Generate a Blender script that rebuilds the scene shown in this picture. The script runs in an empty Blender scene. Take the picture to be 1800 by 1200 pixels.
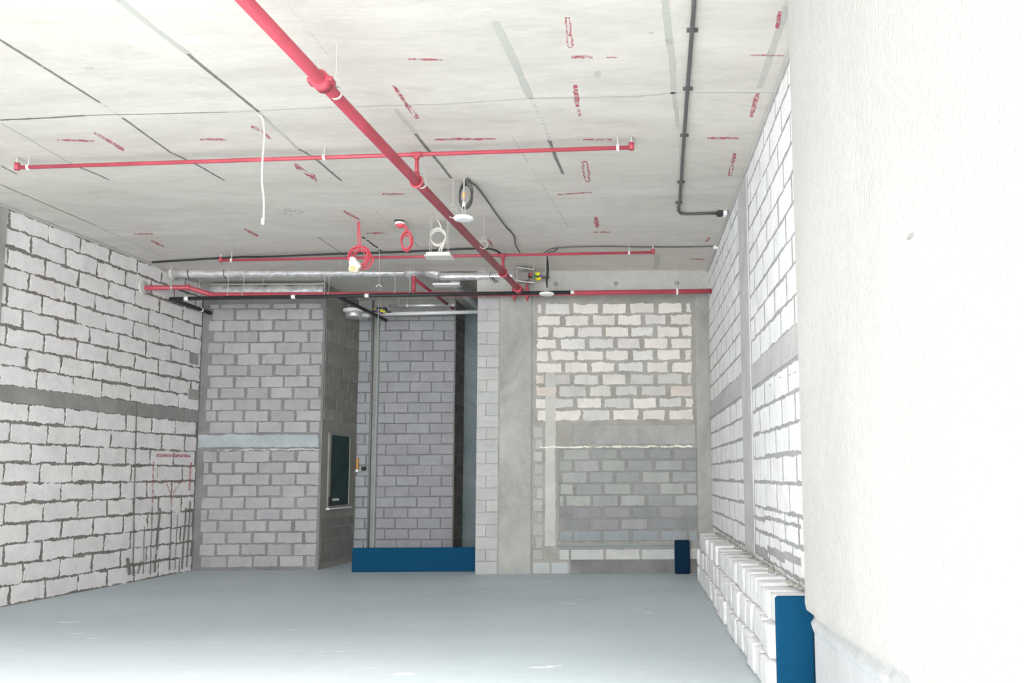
import bpy, math, random
from mathutils import Vector, Matrix, noise
random.seed(7)
R = math.radians
C = bpy.context.scene.collection
scene = bpy.context.scene

# ---------------------------------------------------------------- camera
W, H = 1800, 1200
F = 1400.0; CX, CY = 1060.0, 699.0
CAMZ = 1.65
PITCH = math.atan(137 / F); ROLL = R(0.3)
cd = bpy.data.cameras.new('camera'); cam = bpy.data.objects.new('camera', cd); C.objects.link(cam)
cd.sensor_width = 36; cd.lens = F / W * 36
cd.shift_x = -(CX - W / 2) / W; cd.shift_y = (CY - H / 2) / W
cd.clip_start = 0.05; cd.clip_end = 200
Mrot = Matrix.Rotation(math.pi / 2 + PITCH, 3, 'X') @ Matrix.Rotation(-ROLL, 3, 'Z')
cam.matrix_world = Matrix.Translation((0, 0, CAMZ)) @ Mrot.to_4x4()
scene.camera = cam
O = Vector((0, 0, CAMZ))

# ---------------------------------------------------------------- light and exposure
scene.view_settings.view_transform = 'Standard'; scene.view_settings.look = 'None'
scene.view_settings.gamma = 1; scene.view_settings.use_curve_mapping = False
scene.view_settings.exposure = 1.0
w = bpy.data.worlds.new('world'); scene.world = w; w.use_nodes = True
bg = w.node_tree.nodes['Background']; bg.inputs[0].default_value = (0.94, 0.97, 1.0, 1); bg.inputs[1].default_value = 1.7

def area(name, loc, target, sx, sy, power, col):
    l = bpy.data.lights.new(name, 'AREA'); l.shape = 'RECTANGLE'; l.size = sx; l.size_y = sy; l.energy = power; l.color = col
    o = bpy.data.objects.new(name, l); C.objects.link(o); o.location = loc
    o.rotation_euler = (Vector(target) - Vector(loc)).to_track_quat('-Z', 'Y').to_euler(); return o
# daylight of the open shop front, behind the camera
area('daylight_front', (-2.5, -7, 3.2), (-3, 12, 2.9), 12, 6, 900, (1.0, 0.99, 0.97))
sl = bpy.data.lights.new('sun', 'SUN'); sl.energy = 12.5; sl.angle = R(20); sl.color = (1, 0.94, 0.87)
so = bpy.data.objects.new('sun', sl); C.objects.link(so)
so.rotation_euler = Vector((-0.12, 1, -0.68)).to_track_quat('-Z', 'Y').to_euler()

# ---------------------------------------------------------------- from the photograph's pixels to places
def ray(px, py):
    return Mrot @ Vector(((px - CX) / F, -(py - CY) / F, -1.0))
def atz(px, py, z):
    d = ray(px, py); return O + d * ((z - O.z) / d.z)
def atY(px, py, Y):
    d = ray(px, py); return O + d * (Y / d.y)
def atwall(px, py, a, b):
    d = ray(px, py); n = Vector((-(b[1] - a[1]), b[0] - a[0], 0)); return O + d * (n.dot(Vector((a[0], a[1], 0)) - O) / n.dot(d))
def uz(px, py, a, b):
    p = atwall(px, py, a, b); L = math.hypot(b[0] - a[0], b[1] - a[1])
    return ((p.x - a[0]) * (b[0] - a[0]) + (p.y - a[1]) * (b[1] - a[1])) / L, p.z

# ---------------------------------------------------------------- materials
def nt(name):
    m = bpy.data.materials.new(name); m.use_nodes = True; return m, m.node_tree, m.node_tree.nodes['Principled BSDF']
def plain(name, col, rough=0.5, metal=0.0, spec=0.5, bump=0.0, bscale=60, vary=0.0):
    m, t, b = nt(name); b.inputs['Base Color'].default_value = (*col, 1); b.inputs['Roughness'].default_value = rough
    b.inputs['Metallic'].default_value = metal; b.inputs['Specular IOR Level'].default_value = spec
    if bump or vary:
        g = t.nodes.new('ShaderNodeNewGeometry'); n = t.nodes.new('ShaderNodeTexNoise'); n.inputs['Scale'].default_value = bscale
        t.links.new(g.outputs['Position'], n.inputs['Vector'])
        if bump:
            bp = t.nodes.new('ShaderNodeBump'); bp.inputs['Strength'].default_value = bump; bp.inputs['Distance'].default_value = 0.01
            t.links.new(n.outputs['Fac'], bp.inputs['Height']); t.links.new(bp.outputs[0], b.inputs['Normal'])
        if vary:
            mr = t.nodes.new('ShaderNodeMapRange'); mr.inputs[3].default_value = 1 - vary; mr.inputs[4].default_value = 1 + vary
            mr.inputs[1].default_value = 0.3; mr.inputs[2].default_value = 0.7
            t.links.new(n.outputs['Fac'], mr.inputs[0])
            mx = t.nodes.new('ShaderNodeVectorMath'); mx.operation = 'SCALE'; mx.inputs[0].default_value = col
            t.links.new(mr.outputs[0], mx.inputs['Scale']); t.links.new(mx.outputs[0], b.inputs['Base Color'])
    return m
def ramp(t, src, stops):
    r = t.nodes.new('ShaderNodeValToRGB'); e = r.color_ramp.elements
    while len(e) < len(stops): e.new(0.5)
    for q, (p, c) in zip(e, stops): q.position = p; q.color = (*c, 1)
    t.links.new(src, r.inputs[0]); return r.outputs[0]
def noise_tex(t, vec, scale, detail=5, rough=0.6, dist=0.0):
    n = t.nodes.new('ShaderNodeTexNoise'); n.inputs['Scale'].default_value = scale; n.inputs['Detail'].default_value = detail
    n.inputs['Roughness'].default_value = rough; n.inputs['Distortion'].default_value = dist
    t.links.new(vec, n.inputs['Vector']); return n.outputs['Fac']
def mapping(t, scale):
    g = t.nodes.new('ShaderNodeNewGeometry'); mp = t.nodes.new('ShaderNodeMapping'); mp.inputs['Scale'].default_value = scale
    t.links.new(g.outputs['Position'], mp.inputs['Vector']); return mp.outputs[0]
def mul(t, a, b, fac=1.0):
    m = t.nodes.new('ShaderNodeMix'); m.data_type = 'RGBA'; m.blend_type = 'MULTIPLY'; m.inputs['Factor'].default_value = fac
    t.links.new(a, m.inputs[6]); t.links.new(b, m.inputs[7]); return m.outputs[2]
def concrete(name, dark, light, stretch=(1, 1, 1), big=0.6, fine=9, rough=0.9, bump=0.25, speck=0.0):
    m, t, b = nt(name); v = mapping(t, stretch)
    c1 = ramp(t, noise_tex(t, v, big, 6, 0.62, 0.6), [(0.3, dark), (0.68, light)])
    k = 0.9
    c2 = ramp(t, noise_tex(t, v, fine, 8, 0.7, 0.3), [(0.3, (k, k, k)), (0.6, (1, 1, 1))])
    out = mul(t, c1, c2)
    if speck:
        c3 = ramp(t, noise_tex(t, v, 2.7, 3, 0.5, 1.5), [(0.33, (1 - speck,) * 3), (0.42, (1, 1, 1))])
        out = mul(t, out, c3)
    t.links.new(out, b.inputs['Base Color']); b.inputs['Roughness'].default_value = rough; b.inputs['Specular IOR Level'].default_value = 0.2
    bp = t.nodes.new('ShaderNodeBump'); bp.inputs['Strength'].default_value = bump; bp.inputs['Distance'].default_value = 0.02
    t.links.new(noise_tex(t, v, fine * 2, 6), bp.inputs['Height']); t.links.new(bp.outputs[0], b.inputs['Normal'])
    return m
def blockmat(name):
    m, t, b = nt(name); at_ = t.nodes.new('ShaderNodeAttribute'); at_.attribute_name = 'Col'
    v = mapping(t, (1, 1, 1))
    c2 = ramp(t, noise_tex(t, v, 3.5, 8, 0.7, 0.4), [(0.3, (0.84, 0.84, 0.85)), (0.62, (1, 1, 1))])
    c3 = ramp(t, noise_tex(t, v, 40, 4, 0.7), [(0.28, (0.78, 0.77, 0.75)), (0.42, (1, 1, 1))])
    o = mul(t, mul(t, at_.outputs['Color'], c2), c3, 1)
    t.links.new(o, b.inputs['Base Color']); b.inputs['Roughness'].default_value = 0.95; b.inputs['Specular IOR Level'].default_value = 0.1
    bp = t.nodes.new('ShaderNodeBump'); bp.inputs['Strength'].default_value = 0.35; bp.inputs['Distance'].default_value = 0.01
    t.links.new(noise_tex(t, v, 45, 5), bp.inputs['Height']); t.links.new(bp.outputs[0], b.inputs['Normal'])
    return m
def spray(name, col, lo=0.42, hi=0.55, scale=38):
    m, t, b = nt(name); b.inputs['Base Color'].default_value = (*col, 1); b.inputs['Roughness'].default_value = 0.8
    v = mapping(t, (1, 1, 1))
    a = ramp(t, noise_tex(t, v, scale, 6, 0.7), [(lo, (0, 0, 0)), (hi, (1, 1, 1))])
    t.links.new(a, b.inputs['Alpha']); return m

M = {}
M['ceiling'] = concrete('ceiling_concrete', (0.61, 0.575, 0.53), (0.73, 0.695, 0.65), (0.45, 1.6, 1), 0.9, 7, speck=0.05, bump=0.12)
M['joint_dark'] = spray('joint_dark', (0.20, 0.21, 0.19), 0.30, 0.50, 14)
M['joint_grey'] = spray('joint_grey', (0.50, 0.50, 0.46), 0.22, 0.42, 5)
M['joint_pale'] = spray('joint_pale', (0.74, 0.74, 0.72), 0.40, 0.60, 14)
M['red_paint'] = spray('red_spray', (0.55, 0.07, 0.12), 0.36, 0.66, 26)
M['black_paint'] = plain('black_paint', (0.02, 0.02, 0.02), 0.8)
M['floor'] = None
M['mortar'] = concrete('mortar', (0.19, 0.175, 0.16), (0.30, 0.28, 0.26), (1, 1, 1), 3, 25, bump=0.6)
M['mortar_pale'] = concrete('mortar_pale', (0.30, 0.29, 0.265), (0.42, 0.41, 0.38), (1, 1, 1), 2, 22, bump=0.5)
M['mortar_cool'] = concrete('mortar_cool', (0.175, 0.175, 0.175), (0.26, 0.26, 0.26), (1, 1, 1), 2, 22, bump=0.5)
M['mortar_right'] = concrete('mortar_right', (0.36, 0.36, 0.36), (0.48, 0.48, 0.48), (1, 1, 1), 2, 22, bump=0.4)
M['concrete'] = concrete('column_concrete', (0.29, 0.295, 0.28), (0.45, 0.455, 0.435), (1, 1, 0.7), 1.4, 12, bump=0.15)
M['concrete_beam'] = concrete('beam_concrete', (0.46, 0.46, 0.43), (0.58, 0.58, 0.55), (1, 1, 1), 1.2, 12, bump=0.12)
M['concrete_dark'] = concrete('band_concrete', (0.27, 0.27, 0.26), (0.37, 0.37, 0.355), (1, 1, 1), 2.0, 14, bump=0.3)
M['concrete_light'] = concrete('band_concrete_light', (0.50, 0.50, 0.50), (0.62, 0.62, 0.62), (1, 1, 1), 2.0, 14, bump=0.2)
M['skim'] = concrete('pale_skim', (0.33, 0.37, 0.385), (0.43, 0.475, 0.495), (1, 1, 1), 1.5, 14, bump=0.2)
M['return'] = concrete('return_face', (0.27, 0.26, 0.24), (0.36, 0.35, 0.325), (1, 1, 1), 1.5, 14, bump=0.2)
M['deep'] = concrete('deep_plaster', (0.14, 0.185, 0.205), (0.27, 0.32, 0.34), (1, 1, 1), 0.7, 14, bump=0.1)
M['plaster'] = concrete('white_plaster', (0.50, 0.488, 0.472), (0.58, 0.568, 0.552), (1, 1, 0.5), 0.8, 30, bump=0.6)
M['plaster_low'] = concrete('low_plaster', (0.48, 0.49, 0.50), (0.58, 0.59, 0.60), (1, 1, 0.5), 0.9, 30, bump=0.3)
M['block'] = blockmat('aerated_block')
M['foam'] = plain('pale_foam', (0.80, 0.80, 0.72), 0.9, bump=0.6, bscale=50)
M['red'] = plain('red_pipe_paint', (0.46, 0.07, 0.10), 0.38, vary=0.1, bscale=4)
M['redcable'] = plain('red_cable_jacket', (0.75, 0.09, 0.13), 0.5)
M['black'] = plain('black_insulation', (0.025, 0.027, 0.03), 0.55)
M['graphite'] = plain('grey_cable', (0.10, 0.10, 0.10), 0.5)
M['steel'] = plain('galvanised_steel', (0.62, 0.62, 0.60), 0.38, 0.6)
M['rod'] = plain('threaded_rod', (0.62, 0.62, 0.60), 0.5, 0.3)
M['foil'] = plain('aluminium_foil', (0.78, 0.79, 0.80), 0.30, 0.65, bump=1.0, bscale=16)
M['foil_dull'] = plain('dull_foil', (0.55, 0.56, 0.57), 0.45, 0.35, bump=1.0, bscale=14, vary=0.2)
M['white'] = plain('white_plastic', (0.88, 0.88, 0.88), 0.35)
M['whitecable'] = plain('white_cable', (0.72, 0.71, 0.66), 0.45)
M['bag'] = plain('wrapped_card', (0.80, 0.73, 0.62), 0.6, bump=0.4, bscale=20)
M['amber'] = plain('amber_base', (0.72, 0.50, 0.24), 0.5)
M['yellow'] = plain('yellow_plastic', (0.80, 0.72, 0.03), 0.4)
M['purple'] = plain('purple_plastic', (0.22, 0.10, 0.38), 0.4)
M['green'] = plain('green_plastic', (0.03, 0.20, 0.12), 0.4)
M['orange'] = plain('orange_plastic', (0.75, 0.33, 0.03), 0.4)
M['string'] = plain('green_string', (0.30, 0.42, 0.40), 0.8)
M['blue'] = plain('blue_board', (0.001, 0.055, 0.125), 0.8, spec=.15, bump=0.15, bscale=90, vary=0.07)
M['darkblue'] = plain('dark_blue_board', (0.001, 0.018, 0.045), 0.8, spec=.15, bump=0.15, bscale=90)
M['glass'] = plain('dark_green_glass', (0.004, 0.035, 0.035), 0.35, spec=.25, vary=0.5, bscale=3)
M['cement'] = plain('cement_ring', (0.60, 0.60, 0.57), 0.9, bump=0.6, bscale=30)

def floor_material():
    m, t, b = nt('floor_screed'); v = mapping(t, (0.5, 1.5, 1))
    c = ramp(t, noise_tex(t, v, 0.5, 5, 0.6, 0.5), [(0.3, (0.48, 0.555, 0.60)), (0.7, (0.56, 0.625, 0.655))])
    c2 = ramp(t, noise_tex(t, v, 9, 8, 0.7), [(0.3, (0.93, 0.93, 0.93)), (0.6, (1, 1, 1))])
    o = mul(t, c, c2)
    s = ramp(t, noise_tex(t, mapping(t, (0.8, 2.6, 1)), 1.7, 4, 0.55), [(0.685, (0, 0, 0)), (0.70, (1, 1, 1))])
    mx = t.nodes.new('ShaderNodeMix'); mx.data_type = 'RGBA'; t.links.new(s, mx.inputs['Factor']); t.links.new(o, mx.inputs[6])
    mx.inputs[7].default_value = (0.75, 0.77, 0.77, 1); t.links.new(mx.outputs[2], b.inputs['Base Color'])
    b.inputs['Roughness'].default_value = 0.55; b.inputs['Specular IOR Level'].default_value = 0.35
    bp = t.nodes.new('ShaderNodeBump'); bp.inputs['Strength'].default_value = 0.1; bp.inputs['Distance'].default_value = 0.01
    t.links.new(noise_tex(t, v, 12, 6), bp.inputs['Height']); t.links.new(bp.outputs[0], b.inputs['Normal'])
    return m
M['floor'] = floor_material()

# ---------------------------------------------------------------- geometry helpers
class G:
    def __init__(s): s.v = []; s.f = []; s.m = []; s.c = []
    def add(s, vs, fs, mi=0, col=(0.5, 0.5, 0.5)):
        k = len(s.v); s.v += [Vector(p) for p in vs]; s.f += [tuple(i + k for i in f) for f in fs]
        s.m += [mi] * len(fs); s.c += [col] * len(fs); return s
    def box(s, lo, hi, mi=0, ax=None, col=(0.5, 0.5, 0.5), bev=0.0):
        (x0, y0, z0), (x1, y1, z1) = lo, hi
        if bev:
            e = min(bev, (x1 - x0) / 3, (y1 - y0) / 3, (z1 - z0) / 3); vs = []; 
            def rect(z, i): return [(x0 + i, y0, z), (x1 - i, y0, z), (x1, y0 + i, z), (x1, y1 - i, z), (x1 - i, y1, z), (x0 + i, y1, z), (x0, y1 - i, z), (x0, y0 + i, z)]
            def inn(z): return [(x0 + e * 1.4, y0 + e, z), (x1 - e * 1.4, y0 + e, z), (x1 - e, y0 + e * 1.4, z), (x1 - e, y1 - e * 1.4, z), (x1 - e * 1.4, y1 - e, z), (x0 + e * 1.4, y1 - e, z), (x0 + e, y1 - e * 1.4, z), (x0 + e, y0 + e * 1.4, z)]
            vs = inn(z0) + rect(z0 + e, e) + rect(z1 - e, e) + inn(z1); fs = [tuple(range(7, -1, -1)), tuple(range(24, 32))]
            for r in range(3):
                for i in range(8): j = (i + 1) % 8; fs.append((r * 8 + i, r * 8 + j, r * 8 + 8 + j, r * 8 + 8 + i))
        else:
            vs = [(x0, y0, z0), (x1, y0, z0), (x1, y1, z0), (x0, y1, z0), (x0, y0, z1), (x1, y0, z1), (x1, y1, z1), (x0, y1, z1)]
            fs = [(3, 2, 1, 0), (4, 5, 6, 7), (0, 1, 5, 4), (1, 2, 6, 5), (2, 3, 7, 6), (3, 0, 4, 7)]
        if ax: vs = [ax @ Vector(p) for p in vs]
        return s.add(vs, fs, mi, col)
    def tube(s, pts, r, n=10, mi=0, cap=True):
        pts = [Vector(p) for p in pts]; rs = r if isinstance(r, (list, tuple)) else [r] * len(pts)
        vs = []; fs = []; up = None
        for i, p in enumerate(pts):
            t = (pts[min(i + 1, len(pts) - 1)] - pts[max(i - 1, 0)]).normalized()
            if up is None: up = Vector((0, 0, 1)) if abs(t.z) < 0.9 else Vector((1, 0, 0))
            a = t.cross(up).normalized(); up = a.cross(t).normalized()
            for k in range(n):
                q = 2 * math.pi * k / n; vs.append(p + (a * math.cos(q) + up * math.sin(q)) * rs[i])
        for i in range(len(pts) - 1):
            for k in range(n):
                j = (k + 1) % n; fs.append((i * n + k, i * n + j, (i + 1) * n + j, (i + 1) * n + k))
        if cap: fs.append(tuple(range(n))[::-1]); fs.append(tuple((len(pts) - 1) * n + k for k in range(n)))
        return s.add(vs, fs, mi)
    def lathe(s, c, prof, n=28, mi=0, ax=None):
        vs = []; fs = []
        for (r, z) in prof:
            for k in range(n):
                q = 2 * math.pi * k / n; p = Vector((r * math.cos(q), r * math.sin(q), z))
                if ax: p = ax @ p
                vs.append(Vector(c) + p)
        m = len(prof)
        for i in range(m - 1):
            for k in range(n): j = (k + 1) % n; fs.append((i * n + k, i * n + j, (i + 1) * n + j, (i + 1) * n + k))
        fs.append(tuple(range(n))[::-1]); fs.append(tuple((m - 1) * n + k for k in range(n)))
        return s.add(vs, fs, mi)
    def ring(s, c, axis, R0, r, n=20, mi=0):
        a = Vector(axis).normalized(); u = a.orthogonal().normalized(); v = a.cross(u)
        return s.tube([Vector(c) + (u * math.cos(2 * math.pi * k / n) + v * math.sin(2 * math.pi * k / n)) * R0 for k in range(n + 1)], r, 8, mi, False)

def loc_of(vs):
    xs = [p.x for p in vs]; ys = [p.y for p in vs]; zs = [p.z for p in vs]
    return Vector(((min(xs) + max(xs)) / 2, (min(ys) + max(ys)) / 2, min(zs)))
def obj(name, g, mats, parent=None, smooth=False, label=None):
    if not isinstance(mats, (list, tuple)): mats = [mats]
    o0 = loc_of(g.v); me = bpy.data.meshes.new(name)
    me.from_pydata([tuple(p - o0) for p in g.v], [], g.f); me.update()
    for m in mats: me.materials.append(m)
    me.polygons.foreach_set('material_index', g.m)
    ca = me.color_attributes.new('Col', 'FLOAT_COLOR', 'CORNER'); d = []
    for p, c in zip(me.polygons, g.c): d += [c[0], c[1], c[2], 1.0] * p.loop_total
    ca.data.foreach_set('color', d)
    if smooth:
        me.polygons.foreach_set('use_smooth', [len(p.vertices) <= 4 for p in me.polygons])
    o = bpy.data.objects.new(name, me); C.objects.link(o)
    o.location = o0
    if parent is not None: o.parent = parent; o.location = o0 - wloc(parent)
    if label: o['label'] = label
    return o
def wloc(o):
    l = Vector(o.location)
    while o.parent: o = o.parent; l += Vector(o.location)
    return l
def thing(name, label, cat, loc, group=None):
    o = bpy.data.objects.new(name, None); C.objects.link(o); o.location = loc; o.empty_display_size = 0.1
    o['label'] = label; o['category'] = cat
    if group: o['group'] = group
    return o
def tag(o, label, cat, group=None):
    o['label'] = label; o['category'] = cat
    if group: o['group'] = group
    return o
def struct(name, g, mats, smooth=False):
    o = obj(name, g, mats, None, smooth); o['kind'] = 'structure'; return o
def catmull(P, n=6):
    P = [Vector(p) for p in P]; Q = [P[0] * 2 - P[1]] + P + [P[-1] * 2 - P[-2]]; out = []
    for i in range(1, len(Q) - 2):
        for k in range(n):
            t = k / n; a, b, c, d = Q[i - 1], Q[i], Q[i + 1], Q[i + 2]
            out.append(0.5 * ((2 * b) + (c - a) * t + (2 * a - 5 * b + 4 * c - d) * t * t + (3 * b - a - 3 * c + d) * t ** 3))
    return out + [P[-1]]

# ---------------------------------------------------------------- room geometry
ZC = 5.22
def fl(px, Y, py=1000): p = atY(px, py, Y); return (p.x, p.y)
YL, YR, YA, YD = 14.5, 13.75, 15.95, 16.6
LW_far = fl(338, YL, 990); p = atY(0, 900, 10.4); d0 = Vector((LW_far[0] - p.x, LW_far[1] - p.y)); 
LW_near = (LW_far[0] - d0.x * 4.2, LW_far[1] - d0.y * 4.2)
pr = atz(1250, 462, ZC); pn = atz(1384, 112, ZC); dr = (pr - pn); 
RW_far = (pr.x + dr.x * (YR - pr.y) / dr.y, YR)
RW_near = (pn.x - dr.x * (pn.y - 5.0) / dr.y, 5.0)
print('LW', LW_far, LW_near, 'RW', RW_far, RW_near, 'y at ceiling', pr.y, pn.y)

# floor and ceiling
YF = -2.5
g = G(); g.box((-11, YF, -0.12), (3.4, 17.5, 0)); struct('floor', g, M['floor'])
g = G(); g.box((-11, YF, ZC), (3.4, 17.5, ZC + 0.2)); ceiling = struct('ceiling', g, M['ceiling'])
for nm, lb in (): pass

def jag(a, b, n, amp, seed, freq=9.0):
    """points from a to b (2-D) with rough noise across the edge"""
    out = []; ax, ay = a; bx, by = b; L = math.hypot(bx - ax, by - ay); nx, ny = -(by - ay) / L, (bx - ax) / L
    for i in range(n):
        t = i / n; x = ax + (bx - ax) * t; y = ay + (by - ay) * t
        e = (noise.noise(Vector((x * freq, y * freq, seed))) + 1.1 * abs(noise.noise(Vector((x * freq * 3, y * freq * 3, seed + 9)))) - .2 + 0.5 * noise.noise(Vector((x * freq * 6, y * freq * 6, seed + 5)))) * amp
        out.append((x + nx * e, y + ny * e))
    return out
class Wall:
    """a wall from a to b whose face looks to the left of a->b; u runs along it, z up"""
    def __init__(s, a, b, z0=0.0, z1=ZC, thick=0.22, mats=None):
        s.a = Vector((a[0], a[1], 0)); s.b = Vector((b[0], b[1], 0)); s.L = (s.b - s.a).length; s.d = (s.b - s.a) / s.L
        s.n = Vector((-s.d.y, s.d.x, 0)); s.g = G(); s.mats = [M['mortar'], M['block'], M['concrete']] if mats is None else mats
        s.slab(0, s.L, z0, z1, 0.0, thick, 0); s.seed = random.random() * 50
    def P(s, u, z, h=0.0): return s.a + s.d * u + s.n * h + Vector((0, 0, z))
    def slab(s, u0, u1, z0, z1, h, t, mi):
        vs = [s.P(u0, z0, h), s.P(u1, z0, h), s.P(u1, z1, h), s.P(u0, z1, h), s.P(u0, z0, h - t), s.P(u1, z0, h - t), s.P(u1, z1, h - t), s.P(u0, z1, h - t)]
        s.g.add(vs, [(0, 3, 2, 1), (4, 5, 6, 7), (0, 1, 5, 4), (1, 2, 6, 5), (2, 3, 7, 6), (3, 0, 4, 7)][0:6], mi)
    def rough(s, u0, u1, z0, z1, h, mi, amp=0.012, freq=5.0, col=(0.5,) * 3, n=None):
        """a raised patch with an irregular outline"""
        nu = n or max(3, int((u1 - u0) / 0.021)); nz = n or max(3, int((z1 - z0) / 0.021)); sd = random.random() * 90
        pts = jag((u0, z0), (u1, z0), nu, amp, sd, freq) + jag((u1, z0), (u1, z1), nz, amp, sd + 3, freq) + jag((u1, z1), (u0, z1), nu, amp, sd + 5, freq) + jag((u0, z1), (u0, z0), nz, amp, sd + 7, freq)
        k = len(pts); e = 0.004
        cu, cz = (u0 + u1) / 2, (z0 + z1) / 2
        vs = [s.P(x, y, 0.0) for x, y in pts] + [s.P(x + (e if x < cu else -e), y + (e if y < cz else -e), h) for x, y in pts]
        fs = [tuple(range(k, 2 * k))[::-1] if False else tuple(range(k, 2 * k))] + [(i, (i + 1) % k, k + (i + 1) % k, k + i) for i in range(k)]
        s.g.add(vs, fs, mi, col)
    def blocks(s, u0, u1, z0, z1, bw, bh, jh, jv, col, vary=0.04, phase=0.0, zoff=0.0, mi=1, amp=0.009, h=0.009, wob=0.035, tintf=None, half=0.5, minw=0.05, jz=0.009):
        r = 0; z = z0 - zoff
        while z < z1 - 0.03:
            za, zb = max(z, z0), min(z + bh, z1)
            if zb - za > 0.06:
                u = u0 - phase - (bw * half if r % 2 else 0)
                u -= 0
                while u < u1:
                    du = random.uniform(-wob, wob); nb = bw + du
                    ua, ub = max(u, u0), min(u + nb, u1)
                    if ub - ua > minw + jv:
                        k = 1 + random.uniform(-vary, vary); c = tintf((ua + ub) / 2, (za + zb) / 2) if tintf else col
                        c = tuple(x * k * (1 + random.uniform(-0.012, 0.012)) for x in c)
                        j1 = jv * random.uniform(0.55, 1.35) / 2; j2 = jh * random.uniform(0.75, 1.3) / 2
                        s.rough(ua + j1, ub - j1, za + j2 + random.uniform(-jz, jz), zb - j2, h * random.uniform(0.7, 1.3), mi, amp, 6.0, c)
                    u += nb
            z += bh; r += 1
    def build(s, name): s.o = struct(name, s.g, s.mats); return s.o
    def at(s, px, py):
        u, z = uz(px, py, s.a, s.b); return u, z

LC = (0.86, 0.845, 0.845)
# --- left wall (face looks right: run from far to near so that left of the run is the room)
def lu(px, py): return lw.at(px, py)
lw = Wall(LW_far, LW_near, mats=[M['mortar'], M['block'], M['concrete_dark'], M['concrete']])
lw.blocks(0.02, lw.L, 0.0, 2.66, 0.61, 0.266, 0.030, 0.030, LC, 0.03, phase=0.25, amp=0.024, h=0.003)
lw.slab(0, lw.L, 2.66, 2.87, 0.006, 0.01, 2)
lw.blocks(0.02, lw.L, 2.87, ZC - 0.02, 0.61, 0.2605, 0.030, 0.030, LC, 0.03, phase=0.05, amp=0.024, h=0.003)
for (x0, y0, x1, y1) in ((332, 618, 347, 642), (330, 682, 347, 704)):
    ua, za = lu(x1, y1); ub, zb = lu(x0, y0); lw.rough(max(ua, 0.02), ub, za, zb, 0.016, 3, 0.01)
uc, _ = lu(4, 560); lw.slab(uc + 0.0, uc + 0.28, 0, 2.66, 0.014, 0.02, 3); lw.slab(uc + 0.04, uc + 0.28, 2.87, ZC, 0.014, 0.02, 3)
wall_left = lw.build('wall_left')
print('left wall L', lw.L)

# --- right wall, block part (run near -> far)
RC = (0.90, 0.90, 0.905)
rw = Wall(RW_near, RW_far, mats=[M['mortar_right'], M['block'], M['concrete_light'], M['concrete_beam']])
ucol0, _ = rw.at(1322, 700); ucol1, _ = rw.at(1306, 700)
def rfill(u0, u1, ph):
    rw.blocks(u0, u1, 0.0, 2.64, 0.61, 0.262, 0.034, 0.050, RC, 0.02, phase=ph, zoff=0.0, amp=0.014, h=0.002)
    rw.blocks(u0, u1, 2.9, ZC - 0.02, 0.61, 0.262, 0.032, 0.050, RC, 0.02, phase=ph + 0.1, amp=0.014, h=0.002)
rfill(0, ucol0 - 0.02, 0.1); rfill(ucol1 + 0.02, rw.L, 0.3)
rw.slab(0, rw.L, 2.64, 2.90, 0.006, 0.01, 2); rw.slab(ucol0, ucol1, 0, ZC, 0.013, 0.02, 2)
for (x0, y0, x1, y1) in ((1322, 905, 1345, 915), (1345, 905, 1368, 918), (1368, 909, 1390, 926), (1390, 912, 1409, 934), (1322, 962, 1350, 971), (1350, 966, 1380, 978), (1380, 972, 1409, 990), (1395, 640, 1400, 668), (1385, 650, 1390, 668), (1352, 668, 1356, 685), (1370, 655, 1374, 672)):
    ua, za = rw.at(x0, (y0 + y1) / 2 + (y1 - y0) * .03); ub, zb = rw.at(x1, (y0 + y1) / 2 - (y1 - y0) * .03); rw.rough(min(ua, ub), max(ua, ub), min(za, zb), max(za, zb), 0.006, 0, 0.014, 4)
wall_right = rw.build('wall_right')
print('right wall L', rw.L, 'col', ucol0, ucol1)

# --- near plastered right wall (stands a little proud of the block wall), lower part set back below the ragged ledge
YE = 5.62
pe = atY(1388, 100, YE); pe2 = atY(1411, 900, YE); XE = (pe.x + pe2.x) / 2; print('plaster edge x', pe.x, pe2.x)
pb = atY(1430, 1150, YE + .02)
ang = dr.x / dr.y
def plaster_wall():
    g = G(); y1 = YE; y0 = YF
    def X(y): return XE - (YE - y) * 0.012
    def led(y): return 0.715 + 0.012 * math.sin(y * 2.3) + 0.012 * noise.noise(Vector((y * 3, 1, 4))) + 0.012 * (YE - y)
    n = 90; th = 0.5; s = 0.055
    rows = []
    for i in range(n + 1):
        y = y0 + (y1 - y0) * i / n; l = led(y); k = 0.02 * noise.noise(Vector((y * 7, 3, 8)))
        rows.append([(X(y), y, ZC), (X(y), y, l + 0.16), (X(y) - 0.004 - 0.02 * max(0, noise.noise(Vector((y * 2, 2, 2)))), y, l + 0.05), (X(y) + 0.005, y, l), (X(y) + s * 0.9 + k, y, l - 0.012), (X(y) + s + k, y, l - 0.05),
                     (X(y) + s - 0.03 + k * 1.6, y, l - 0.09 + k), (X(y) + s, y, l - 0.16), (X(y) + s, y, 0), (X(y) + th, y, 0), (X(y) + th, y, ZC)])
    m = 11; vs = [p for r in rows for p in r]; fs = []; g.v = []
    for i in range(n):
        for k in range(m): j = (k + 1) % m; fs.append((i * m + k, (i + 1) * m + k, (i + 1) * m + j, i * m + j)); 
    g.add(vs, fs); g.m = [1 if (q % m) in (5, 6, 7) else 0 for q in range(len(fs))]
    g.add(rows[-1], [tuple(range(m))]); g.add(rows[0], [tuple(range(m))[::-1]])
    return g
nearwall = struct('wall_right_plastered', plaster_wall(), [M['plaster'], M['plaster_low']])
g = G(); hp = atwall(1601, 415, (XE - (YE + 2.5) * 0.012, YF), (XE, YE))
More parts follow.
